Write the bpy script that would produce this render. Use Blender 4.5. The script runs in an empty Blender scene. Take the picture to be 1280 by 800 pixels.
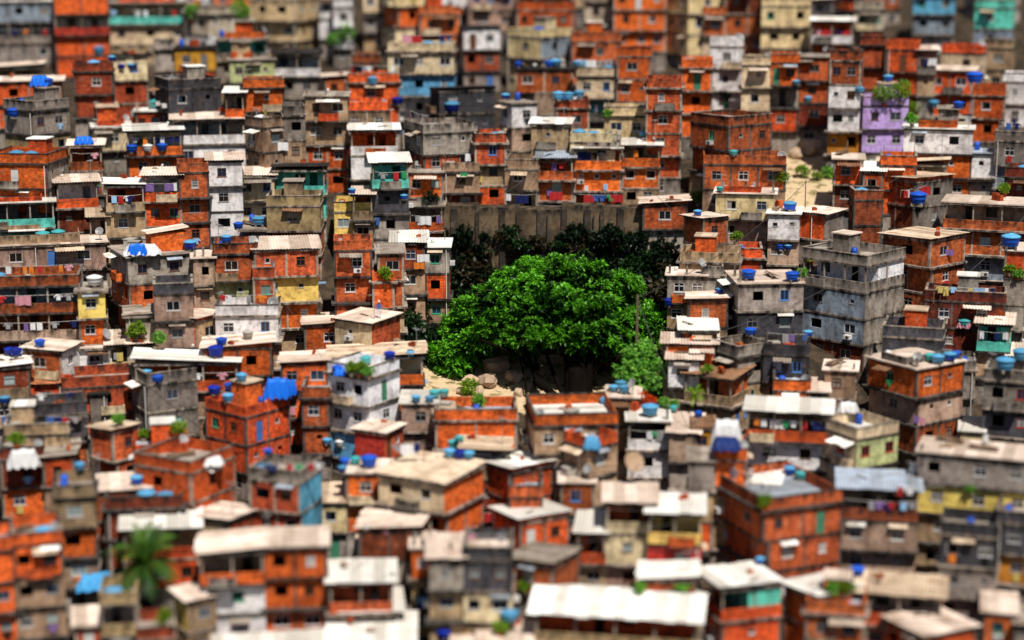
import bpy, math, random
from mathutils import Vector, Matrix
C = bpy.context
SC = C.scene
COL = SC.collection
R = math.radians

# ------------------------------------------------------------------ camera frame and hillside
W, H_, FP = 1280.0, 800.0, 640.0 / math.tan(R(15))
PITCH = R(12)
CAM = Vector((0, 0, 72))
AX = Vector((0, math.cos(PITCH), -math.sin(PITCH)))
UP = Vector((0, math.sin(PITCH), math.cos(PITCH)))
RT = Vector((1, 0, 0))
def ray(px, py):
    return AX + RT * ((px - W / 2) / FP) + UP * ((H_ / 2 - py) / FP)
TA = [(-400, 345), (-80, 300), (50, 262), (250, 213), (500, 188), (800, 161), (1000, 146), (1400, 120)]
TB = [(-400, 345), (-80, 300), (50, 262), (200, 226), (256, 211.5), (322, 208.6), (420, 203.5), (470, 195.5), (500, 189.2), (800, 161), (1000, 146), (1400, 120)]
def interp(t, y):
    if y <= t[0][0]: return t[0][1]
    for (y0, d0), (y1, d1) in zip(t, t[1:]):
        if y <= y1: return d0 + (d1 - d0) * (y - y0) / (y1 - y0)
    return t[-1][1]
def sstep(a, b, x):
    t = max(0.0, min(1.0, (x - a) / (b - a))); return t * t * (3 - 2 * t)
def depth(px, py):                      # distance of the ground along the lens axis
    w = sstep(500, 552, px) * (1 - sstep(800, 840, px))
    return interp(TA, py) * (1 - w) + interp(TB, py) * w
def ground(px, py, d=None):
    return CAM + ray(px, py) * (depth(px, py) if d is None else d)
def project(p):
    q = p - CAM; d = q.dot(AX)
    return (W / 2 + q.dot(RT) / d * FP, H_ / 2 - q.dot(UP) / d * FP, d)

# ------------------------------------------------------------------ mesh building
class MB:
    def __init__(s): s.v = []; s.f = []; s.m = []; s.uv = []
    def poly(s, pts, mat=0, uvs=None):
        i = len(s.v); s.v += [tuple(p) for p in pts]; n = len(pts)
        s.f.append(tuple(range(i, i + n))); s.m.append(mat)
        if uvs is None:
            a = Vector(pts[0]); e1 = Vector(pts[1]) - a
            e1 = e1.normalized() if e1.length > 1e-6 else Vector((1, 0, 0))
            nn = e1.cross(Vector(pts[-1]) - a)
            e2 = nn.cross(e1).normalized() if nn.length > 1e-9 else Vector((0, 0, 1))
            uvs = [((Vector(p) - a).dot(e1), (Vector(p) - a).dot(e2)) for p in pts]
        s.uv += uvs
    def box(s, x0, x1, y0, y1, z0, z1, mat=0, skip=''):
        P = lambda x, y, z: (x, y, z)
        if 'f' not in skip: s.poly([P(x0,y0,z0),P(x1,y0,z0),P(x1,y0,z1),P(x0,y0,z1)], mat, [(x0,z0-z1),(x1,z0-z1),(x1,0),(x0,0)])
        if 'b' not in skip: s.poly([P(x1,y1,z0),P(x0,y1,z0),P(x0,y1,z1),P(x1,y1,z1)], mat, [(x1,z0-z1),(x0,z0-z1),(x0,0),(x1,0)])
        if 'l' not in skip: s.poly([P(x0,y1,z0),P(x0,y0,z0),P(x0,y0,z1),P(x0,y1,z1)], mat, [(y1,z0-z1),(y0,z0-z1),(y0,0),(y1,0)])
        if 'r' not in skip: s.poly([P(x1,y0,z0),P(x1,y1,z0),P(x1,y1,z1),P(x1,y0,z1)], mat, [(y0,z0-z1),(y1,z0-z1),(y1,0),(y0,0)])
        if 't' not in skip: s.poly([P(x0,y0,z1),P(x1,y0,z1),P(x1,y1,z1),P(x0,y1,z1)], mat, [(x0,y0),(x1,y0),(x1,y1),(x0,y1)])
        if 'u' not in skip: s.poly([P(x0,y1,z0),P(x1,y1,z0),P(x1,y0,z0),P(x0,y0,z0)], mat, [(x0,y1),(x1,y1),(x1,y0),(x0,y0)])
    def tube(s, pts, rad, n=8, mat=0, cap=True):
        pts = [Vector(p) for p in pts]
        if not hasattr(rad, '__len__'): rad = [rad] * len(pts)
        rings = []; up = Vector((0.31, 0.2, 0.93))
        for k, p in enumerate(pts):
            t = (pts[min(k + 1, len(pts) - 1)] - pts[max(k - 1, 0)]).normalized()
            a = t.cross(up)
            if a.length < .05: a = t.cross(Vector((1, 0, 0)))
            a.normalize(); b = t.cross(a)
            i = len(s.v)
            s.v += [tuple(p + (a * math.cos(2*math.pi*j/n) + b * math.sin(2*math.pi*j/n)) * rad[k]) for j in range(n)]
            rings.append(i)
        for k in range(len(rings) - 1):
            for j in range(n):
                a, b = rings[k] + j, rings[k] + (j + 1) % n
                c, d = rings[k+1] + (j + 1) % n, rings[k+1] + j
                s.f.append((a, b, c, d)); s.m.append(mat); s.uv += [(j/n, k), ((j+1)/n, k), ((j+1)/n, k+1), (j/n, k+1)]
        if cap:
            for r0 in (rings[0], rings[-1]):
                s.f.append(tuple(r0 + j for j in range(n))); s.m.append(mat); s.uv += [(0, 0)] * n
    def lathe(s, prof, n=16, mat=0, c=(0, 0, 0)):
        i = len(s.v)
        for r, z in prof:
            s.v += [(c[0] + r*math.cos(2*math.pi*j/n), c[1] + r*math.sin(2*math.pi*j/n), c[2] + z) for j in range(n)]
        for k in range(len(prof) - 1):
            for j in range(n):
                s.f.append((i+k*n+j, i+k*n+(j+1)%n, i+(k+1)*n+(j+1)%n, i+(k+1)*n+j)); s.m.append(mat); s.uv += [(0,0),(1,0),(1,1),(0,1)]
    def mesh(s, name, mats, smooth=False):
        me = bpy.data.meshes.new(name)
        me.from_pydata(s.v, [], s.f)
        for m in mats: me.materials.append(m)
        me.polygons.foreach_set('material_index', s.m)
        uv = me.uv_layers.new(name='UVMap')
        uv.data.foreach_set('uv', [c for p in s.uv for c in p])
        if smooth: me.polygons.foreach_set('use_smooth', [True] * len(s.f))
        me.update()
        return me
    def build(s, name, mats, parent=None, smooth=False):
        return link(name, s.mesh(name, mats if isinstance(mats, (list, tuple)) else [mats], smooth), parent)
def link(name, me, parent=None, loc=None, rz=None, sc=None):
    o = bpy.data.objects.new(name, me); COL.objects.link(o)
    if parent is not None: o.parent = parent
    if loc is not None: o.location = loc
    if rz is not None: o.rotation_euler = (0, 0, rz)
    if sc is not None: o.scale = sc
    return o
def thing(name, label, cat, loc=(0, 0, 0), rz=0, group=None, me=None):
    w = label.split()[:16]
    while w[-1] in ('a', 'the', 'with', 'and', 'of', 'by', 'on', 'over', 'under', 'above', 'in', 'its', 'two'): w.pop()
    o = link(name, me, None, loc, rz); o['label'] = ' '.join(w); o['category'] = cat
    if group: o['group'] = group
    return o
def copy_tree(o, label, loc, rz=0, group=None, sc=1.0):
    c = o.copy(); COL.objects.link(c); c.location = loc; c.rotation_euler = (0, 0, rz); c.scale = (sc, sc, sc)
    c['label'] = label
    if group: c['group'] = group
    for ch in list(o.children):
        d = ch.copy(); COL.objects.link(d); d.parent = c
        for g in list(ch.children):
            e = g.copy(); COL.objects.link(e); e.parent = d
    return c

# ------------------------------------------------------------------ materials
def newmat(name):
    m = bpy.data.materials.new(name); m.use_nodes = True
    nt = m.node_tree; b = nt.nodes['Principled BSDF']
    b.inputs['Roughness'].default_value = .9
    b.inputs['Specular IOR Level'].default_value = .2
    return m, nt, b
def N(nt, t, **kw):
    n = nt.nodes.new(t)
    for k, v in kw.items():
        if k.startswith('i_'): n.inputs[int(k[2:]) if k[2:].isdigit() else k[2:].replace('_', ' ')].default_value = v
        else: setattr(n, k, v)
    return n
def mix(nt, fac, a, b, mode='MIX'):
    n = nt.nodes.new('ShaderNodeMix'); n.data_type = 'RGBA'; n.blend_type = mode
    for s, v in ((n.inputs['Factor'], fac), (n.inputs['A'], a), (n.inputs['B'], b)):
        if isinstance(v, bpy.types.NodeSocket): nt.links.new(v, s)
        elif isinstance(v, (int, float)): s.default_value = v
        else: s.default_value = (*v, 1)
    return n.outputs['Result']
def math_(nt, op, a, b=None):
    n = nt.nodes.new('ShaderNodeMath'); n.operation = op
    for s, v in zip(n.inputs, (a, b)):
        if v is None: continue
        if isinstance(v, bpy.types.NodeSocket): nt.links.new(v, s)
        else: s.default_value = v
    return n.outputs[0]
def ramp(nt, x, a, b, lo=0., hi=1.):
    n = nt.nodes.new('ShaderNodeMapRange'); n.interpolation_type = 'SMOOTHSTEP'
    nt.links.new(x, n.inputs[0]); n.inputs[1].default_value = a; n.inputs[2].default_value = b
    n.inputs[3].default_value = lo; n.inputs[4].default_value = hi
    return n.outputs[0]
def noise(nt, vec, scale, detail=3, sc=None):
    if sc:
        mp = N(nt, 'ShaderNodeMapping'); nt.links.new(vec, mp.inputs[0]); mp.inputs['Scale'].default_value = sc; vec = mp.outputs[0]
    n = N(nt, 'ShaderNodeTexNoise'); nt.links.new(vec, n.inputs['Vector']); n.inputs['Scale'].default_value = scale; n.inputs['Detail'].default_value = detail
    return n.outputs['Fac']
def wall_mat(name, col, kind='plaster', stain=.6, var=.25, mould=(.012, .011, .010), ss=1.5):
    m, nt, b = newmat(name)
    uvn = N(nt, 'ShaderNodeUVMap', uv_map='UVMap'); uv = uvn.outputs[0]
    geo = N(nt, 'ShaderNodeNewGeometry'); wp = geo.outputs['Position']
    oi = N(nt, 'ShaderNodeObjectInfo'); rnd = oi.outputs['Random']
    if kind == 'brick':
        bt = N(nt, 'ShaderNodeTexBrick'); nt.links.new(uv, bt.inputs['Vector'])
        bt.inputs['Scale'].default_value = 1; bt.inputs['Brick Width'].default_value = .36; bt.inputs['Row Height'].default_value = .22
        bt.inputs['Mortar Size'].default_value = .018; bt.inputs['Mortar Smooth'].default_value = .3; bt.inputs['Bias'].default_value = .0
        bt.inputs['Color1'].default_value = (*[c * .62 for c in col], 1); bt.inputs['Color2'].default_value = (col[0]*1.15, col[1]*1.25, col[2]*1.2, 1)
        bt.inputs['Mortar'].default_value = (col[0]*.55+.05, col[1]*.8+.05, col[2]*.8+.045, 1)
        base = bt.outputs['Color']
    else:
        base = mix(nt, 0, col, col)
    # object to object shift, broad mottling
    hsv = N(nt, 'ShaderNodeHueSaturation'); nt.links.new(base, hsv.inputs['Color'])
    nt.links.new(ramp(nt, rnd, 0, 1, .494 if kind == 'brick' else .49, .506 if kind == 'brick' else .51), hsv.inputs['Hue'])
    nt.links.new(ramp(nt, math_(nt, 'FRACT', math_(nt, 'MULTIPLY', rnd, 7.3)), 0, 1, 1 - var, 1 + var), hsv.inputs['Value'])
    c = hsv.outputs[0]
    n1 = noise(nt, wp, .55, 4)
    c = mix(nt, ramp(nt, n1, .42, .68, 0, .6), c, mix(nt, 1., c, (.42, .37, .35), 'MULTIPLY'))
    n5 = noise(nt, wp, 2.4, 4)
    c = mix(nt, ramp(nt, n5, .50, .66, 0, .5), c, mix(nt, 1., c, (1.5, 1.5, 1.4) if kind == 'brick' else (1.22, 1.2, 1.16), 'MULTIPLY'))
    c = mix(nt, ramp(nt, n5, .50, .34, 0, .55), c, mix(nt, 1., c, (.45, .40, .40), 'MULTIPLY'))
    n4 = noise(nt, wp, 1.3, 5)
    if kind == 'brick':   # efflorescence / mortar smears
        c = mix(nt, ramp(nt, n4, .60, .74, 0, .4), c, (.42, .27, .19))
    else:                 # fallen plaster and pale patches
        c = mix(nt, ramp(nt, n4, .62, .66, 0, .55 * stain), c, mix(nt, .55, c, (.30, .16, .10)))
    # streaks running down
    st = noise(nt, wp, 1., 6, (ss, ss, .22 * ss / 1.5))
    c = mix(nt, ramp(nt, st, .47, .74, 0, min(1, stain * 1.1)), c, mix(nt, 1., c, (.30, .27, .25), 'MULTIPLY'))
    # mould under the slab, dirt along the foot
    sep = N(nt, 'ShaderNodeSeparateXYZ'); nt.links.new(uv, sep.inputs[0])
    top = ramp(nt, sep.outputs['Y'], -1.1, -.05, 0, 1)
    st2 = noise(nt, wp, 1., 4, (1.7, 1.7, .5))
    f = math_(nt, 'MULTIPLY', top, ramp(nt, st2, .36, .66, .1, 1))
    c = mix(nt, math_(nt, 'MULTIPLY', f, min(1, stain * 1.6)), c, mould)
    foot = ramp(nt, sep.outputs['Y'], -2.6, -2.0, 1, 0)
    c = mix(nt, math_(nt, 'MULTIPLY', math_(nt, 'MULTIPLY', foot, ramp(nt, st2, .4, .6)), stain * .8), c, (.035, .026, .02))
    fine = noise(nt, wp, 9., 3)
    c = mix(nt, 1., c, mix(nt, fine, (.78, .78, .78), (1.2, 1.2, 1.2)), 'MULTIPLY')
    nt.links.new(c, b.inputs['Base Color'])
    bp = N(nt, 'ShaderNodeBump', i_Strength=.5, i_Distance=.04)
    nt.links.new(bt.outputs['Fac'] if kind == 'brick' else noise(nt, wp, 5, 5), bp.inputs['Height'])
    if kind == 'brick': bp.invert = True
    nt.links.new(bp.outputs[0], b.inputs['Normal'])
    return m
FIN = {  # wall finishes
 'b': wall_mat('hollow brick', (.88, .122, .017), 'brick', .38, .25),
 'd': wall_mat('dark brick', (.27, .042, .014), 'brick', .7, .25),  # darker copy of the brick: shade put into the colour, also brown walls
 'r': wall_mat('red painted brick', (.58, .045, .022), 'brick', .35, .1),
 'o': wall_mat('orange paint', (.66, .11, .02), 'plaster', .4, .1),
 'n': wall_mat('tan render', (.46, .31, .19), 'plaster', .55, .25),
 'c': wall_mat('cream paint', (.80, .63, .40), 'plaster', .38, .12),
 'w': wall_mat('white paint', (.88, .84, .84), 'plaster', .26, .06),
 'g': wall_mat('grey render', (.34, .29, .25), 'plaster', .65, .3),
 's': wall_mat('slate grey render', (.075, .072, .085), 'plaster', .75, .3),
 'y': wall_mat('yellow paint', (.90, .64, .17), 'plaster', .18, .06),
 'u': wall_mat('ochre paint', (.58, .26, .03), 'plaster', .5, .1),
 'p': wall_mat('purple paint', (.58, .39, .80), 'plaster', .22, .05),
 't': wall_mat('turquoise paint', (.14, .68, .56), 'plaster', .3, .1),
 'l': wall_mat('pale blue paint', (.30, .36, .44), 'plaster', .75, .1),
 'q': wall_mat('sky blue paint', (.13, .42, .66), 'plaster', .4, .05),
 'm': wall_mat('pale green paint', (.60, .64, .30), 'plaster', .4, .05),
 'e': wall_mat('green paint', (.02, .15, .03), 'plaster', .3, .05),
 'v': wall_mat('bright white paint', (.95, .94, .98), 'plaster', .07, .02),
 'i': wall_mat('pink paint', (.74, .30, .26), 'plaster', .4, .05),
}
FINV = {'b': [FIN['b'], wall_mat('dull brick', (.70, .125, .034), 'brick', .55, .25), wall_mat('brown brick', (.52, .088, .024), 'brick', .65, .25)],
 'n': [FIN['n'], wall_mat('ochre tan render', (.52, .36, .19), 'plaster', .5, .2), wall_mat('pinkish tan render', (.48, .32, .24), 'plaster', .6, .2)],
 'c': [FIN['c'], wall_mat('warm cream paint', (.82, .62, .34), 'plaster', .35, .1), wall_mat('dirty cream paint', (.62, .52, .40), 'plaster', .6, .15)]}
CONC = wall_mat('bare concrete', (.40, .33, .27), 'plaster', .6, .2)
CONCD = wall_mat('mouldy concrete', (.12, .105, .095), 'plaster', .85, .25)
DECK = wall_mat('roof deck', (.42, .37, .32), 'plaster', .35, .3)
def roof_mat(name, col, dirt=.4):
    m, nt, b = newmat(name)
    geo = N(nt, 'ShaderNodeNewGeometry'); wp = geo.outputs['Position']
    oi = N(nt, 'ShaderNodeObjectInfo'); uvn = N(nt, 'ShaderNodeUVMap', uv_map='UVMap')
    c = mix(nt, ramp(nt, noise(nt, wp, .9, 5), .42, .68, 0, dirt), col, (col[0]*.42, col[1]*.37, col[2]*.31))
    c = mix(nt, ramp(nt, noise(nt, wp, 2.6, 5), .55, .75, 0, dirt*.8), c, (col[0]*.5, col[1]*.40, col[2]*.30))
    c = mix(nt, ramp(nt, noise(nt, wp, .5, 6), .56, .70, 0, dirt * 1.1), c, (col[0]*.40, col[1]*.24, col[2]*.15))
    # each sheet of its own age: uv.x counts metres across the sheets
    sep = N(nt, 'ShaderNodeSeparateXYZ'); nt.links.new(uvn.outputs[0], sep.inputs[0])
    wn = N(nt, 'ShaderNodeTexWhiteNoise', noise_dimensions='2D')
    cmb = N(nt, 'ShaderNodeCombineXYZ'); nt.links.new(math_(nt, 'FLOOR', math_(nt, 'ADD', sep.outputs[0], .02)), cmb.inputs[0]); nt.links.new(math_(nt, 'MULTIPLY', oi.outputs['Random'], 57.), cmb.inputs[1])
    nt.links.new(cmb.outputs[0], wn.inputs[0])
    c = mix(nt, 1., c, mix(nt, wn.outputs['Value'], (.62, .59, .55), (1.08, 1.08, 1.08)), 'MULTIPLY')
    c = mix(nt, 1., c, mix(nt, oi.outputs['Random'], (.85, .84, .82), (1.06, 1.06, 1.06)), 'MULTIPLY')
    nt.links.new(c, b.inputs['Base Color'])
    bp = N(nt, 'ShaderNodeBump', i_Strength=.3, i_Distance=.03); nt.links.new(noise(nt, wp, 6, 4), bp.inputs['Height']); nt.links.new(bp.outputs[0], b.inputs['Normal'])
    return m
RCOL = {
 'w': roof_mat('pale roofing sheet', (.95, .93, .89), .18), 't': roof_mat('tan roofing sheet', (.76, .60, .45), .45),
 'g': roof_mat('grey roofing sheet', (.44, .38, .33), .6), 'p': roof_mat('pinkish roofing sheet', (.90, .74, .64), .35),
 'r': roof_mat('rusty roofing sheet', (.30, .16, .09), .6), 'k': roof_mat('black roof felt', (.035, .030, .028), .4),
 'b': roof_mat('blue grey sheet', (.40, .46, .56), .4), 'o': roof_mat('clay tiles', (.58, .22, .10), .6),
}
def plain(name, col, rough=.6, spec=.3, var=0, nz=.25, nsc=3.):
    m, nt, b = newmat(name)
    b.inputs['Roughness'].default_value = rough; b.inputs['Specular IOR Level'].default_value = spec
    geo = N(nt, 'ShaderNodeNewGeometry')
    c = mix(nt, noise(nt, geo.outputs['Position'], nsc, 4), tuple(x*(1-nz) for x in col), tuple(min(1, x*(1+nz)) for x in col))
    if var:
        oi = N(nt, 'ShaderNodeObjectInfo')
        c = mix(nt, 1., c, mix(nt, oi.outputs['Random'], (1-var,)*3, (1+var*.5,)*3), 'MULTIPLY')
    nt.links.new(c, b.inputs['Base Color'])
    return m
FRAME = {'w': plain('white window frame', (.60, .58, .57), .6, .3, .35), 'a': plain('aluminium window frame', (.30, .29, .29), .4, .5, .4),
         'o': plain('brown wood frame', (.13, .05, .025)), 'u': plain('blue frame', (.08, .22, .55)), 'e': plain('green frame', (.04, .30, .18)), 'r': plain('red frame', (.38, .04, .02))}
def glass(name, col, rough=.12):
    m = plain(name, col, rough, .6, .5, .5, 1.2); return m
PANE = [glass('dark glass', (.012, .013, .017)), glass('dark glass with blue cast', (.02, .03, .06)), glass('curtained glass', (.24, .21, .18), .3),
        glass('brown dark glass', (.03, .018, .012)), glass('pale frosted glass', (.35, .42, .42), .4)]
DARK = plain('dark interior', (.012, .010, .009), .95, .05)
DOOR = [plain('brown door', (.12, .045, .02)), plain('white door', (.6, .58, .56)), plain('blue door', (.06, .16, .42)), plain('grey steel door', (.16, .15, .15)), plain('green door', (.05, .2, .12))]
PVC = plain('white pipe', (.72, .68, .62))
TANKM = {'blue': plain('blue tank plastic', (.010, .095, .58), .5, .3, .35, .25), 'deep blue': plain('deep blue tank plastic', (.006, .025, .34), .5, .3, .4, .3),
         'pale blue': plain('pale blue tank plastic', (.10, .36, .62), .5, .3, .35, .25), 'grey': plain('asbestos cement tank', (.40, .36, .32), .9, .1, .2),
         'turquoise': plain('turquoise tank plastic', (.06, .40, .42), .4, .4, .1, .1), 'white': plain('white tank plastic', (.72, .72, .70), .5, .3, .1)}
CLOTH = {'white': (.74, .73, .74), 'red': (.42, .03, .03), 'blue': (.05, .12, .36), 'pink': (.62, .28, .34), 'yellow': (.60, .46, .14), 'violet': (.20, .12, .32),
         'navy': (.015, .022, .10), 'green': (.03, .28, .10), 'pale blue': (.30, .50, .75), 'black': (.012, .011, .013), 'orange': (.70, .20, .03), 'grey': (.30, .29, .30)}
CLOTHM = {k: plain(k + ' cloth', v, .95, .05, .1, .12) for k, v in CLOTH.items()}
METAL = plain('grey metal', (.30, .29, .28), .45, .5)
DARKM = plain('dark metal', (.05, .045, .04), .5, .4)
WOOD = plain('weathered wood', (.20, .13, .08), .9, .1)
RUBBLE = plain('rubble', (.42, .30, .21), .95, .1, .2, .4)

# ------------------------------------------------------------------ windows (shared meshes)
WCACHE = {}
def win_mesh(w, h, kind, fr):
    k = (w, h, kind, fr)
    if k in WCACHE: return WCACHE[k]
    mb = MB(); t = .055
    def bar(x0, x1, z0, z1): mb.box(x0, x1, -.03, .07, z0, z1)
    bar(-w/2, w/2, 0, t); bar(-w/2, w/2, h - t, h); bar(-w/2, -w/2 + t, t, h - t); bar(w/2 - t, w/2, t, h - t)
    if kind in 'sq': bar(-.022, .022, t, h - t)
    if kind == 'q': bar(-w/2 + t, -.03, h*.62, h*.62 + .05); bar(.03, w/2 - t, h*.62, h*.62 + .05)
    if kind == 'j':
        for i in range(1, 5): bar(-w/2 + t, w/2 - t, h*i/5 - .02, h*i/5 + .02)
    mb.box(-w/2 - .08, w/2 + .08, -.09, .05, -.08, -.001)       # sill
    pm = MB()
    if kind == 'o': pm.poly([(-w/2 + t, .05, t), (0, .05, t), (0, .05, h - t), (-w/2 + t, .05, h - t)])
    else: pm.poly([(-w/2 + t, .05, t), (w/2 - t, .05, t), (w/2 - t, .05, h - t), (-w/2 + t, .05, h - t)])
    WCACHE[k] = (mb.mesh('window', [FRAME[fr]]), pm)
    return WCACHE[k]
PCACHE = {}
def pane_mesh(k, pm, i):
    if (k, i) not in PCACHE: PCACHE[(k, i)] = pm.mesh('pane', [PANE[i]])
    return PCACHE[(k, i)]
DCACHE = {}
def door_mesh(i):
    if i not in DCACHE:
        mb = MB(); mb.box(-.42, .42, .03, .09, 0.02, 2.0); mb.box(-.36, .36, .015, .03, .15, .9); mb.box(-.36, .36, .015, .03, 1.05, 1.9)
        mb.box(.28, .33, -.03, .015, 1.0, 1.1)
        DCACHE[i] = mb.mesh('door', [DOOR[i]])
    return DCACHE[i]
WTYPES = [(1.2, 1.1, 'q', 'w'), (1.2, 1.1, 'q', 'a'), (1.5, 1.1, 's', 'w'), (1.3, 1.0, 's', 'a'), (.6, .6, 'n', 'w'), (.8, 1.0, 'j', 'w'), (1.0, 1.1, 'q', 'o'),
          (1.2, 1.1, 'o', 'w'), (1.1, 1.1, 's', 'o'), (1.0, 1.2, 's', 'u'), (1.1, 1.1, 's', 'e'), (1.2, 1.2, 's', 'r'), (.6, .5, 'n', 'a')]
WTYPES = [(round(a * .86, 2), round(b * .84, 2), c, d) for a, b, c, d in WTYPES]
WP = [18, 13, 12, 9, 7, 5, 7, 7, 6, 2, 2, 2, 6]

SH = 2.7          # storey height
PAR = .95         # parapet
HOUSES = []       # (root, label, footprint, top z, roof)
COVER = []        # picture rectangles already built on, to find the bare gaps

def face_panels(mb, P, width, z0, z1, ops, mat, du, depth_=.14):
    """wall face with real openings. P(a, d, z) maps along-wall / inward / height to a point."""
    xs = sorted({0., width, *[o[0] for o in ops], *[o[1] for o in ops]}); zs = sorted({z0, z1, *[o[2] for o in ops], *[o[3] for o in ops]})
    for xa, xb in zip(xs, xs[1:]):
        for za, zb in zip(zs, zs[1:]):
            cx, cz = (xa + xb)/2, (za + zb)/2
            if any(o[0] < cx < o[1] and o[2] < cz < o[3] for o in ops): continue
            mb.poly([P(xa,0,za), P(xb,0,za), P(xb,0,zb), P(xa,0,zb)], mat, [(xa+du, za-z1), (xb+du, za-z1), (xb+du, zb-z1), (xa+du, zb-z1)])
    for a, b, c, d in ops:
        q = depth_; uv = [(0, -1.2), (.2, -1.2), (.2, -1.4), (0, -1.4)]
        mb.poly([P(a,0,c), P(b,0,c), P(b,q,c), P(a,q,c)], mat, uv); mb.poly([P(a,q,d), P(b,q,d), P(b,0,d), P(a,0,d)], mat, uv)
        mb.poly([P(a,0,d), P(a,0,c), P(a,q,c), P(a,q,d)], mat, uv); mb.poly([P(b,0,c), P(b,0,d), P(b,q,d), P(b,q,c)], mat, uv)

def corrugated(x0, x1, y0, y1, zf, axis, rng, mat, sag=.02, pitch=.30, amp=.035):
    """roof of overlapping corrugated sheets; zf(x, y) is the plane."""
    mb = MB()
    L = (x1 - x0) if axis == 'y' else (y1 - y0)      # across the sheets
    a = 0.
    while a < L - .05:
        b = min(L, a + 1.0)
        j0, j1, dz = rng.uniform(-.13, .10), rng.uniform(-.1, .1), rng.uniform(0, .035)
        n = max(2, int((b - a) / pitch * 4)); i = len(mb.v)
        for k in range(n + 1):
            t = a + (b - a) * k / n + (.04 if k == n else 0)
            for s in (0, .5, 1):
                if axis == 'y': x, y = x0 + t, (y0 + j0) + s * ((y1 + j1) - (y0 + j0))
                else: x, y = (x0 + j0) + s * ((x1 + j1) - (x0 + j0)), y0 + t
                mb.v.append((x, y, zf(x, y) + dz + amp * math.sin(2*math.pi*t/pitch) - (sag if s == .5 else 0)))
        for k in range(n):
            for s in (0, 1):
                p = i + k*3 + s
                mb.f.append((p, p + 3, p + 4, p + 1) if axis == 'y' else (p, p + 1, p + 4, p + 3)); mb.m.append(0)
                u0 = a + 1e-3; uu = [(u0 + (b-a)*k/n*.9, s), (u0 + (b-a)*(k+1)/n*.9, s), (u0 + (b-a)*(k+1)/n*.9, s+1), (u0 + (b-a)*k/n*.9, s+1)]
                mb.uv += uu if axis == 'y' else [uu[0], uu[3], uu[2], uu[1]]
        a = b
    return mb

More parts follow.
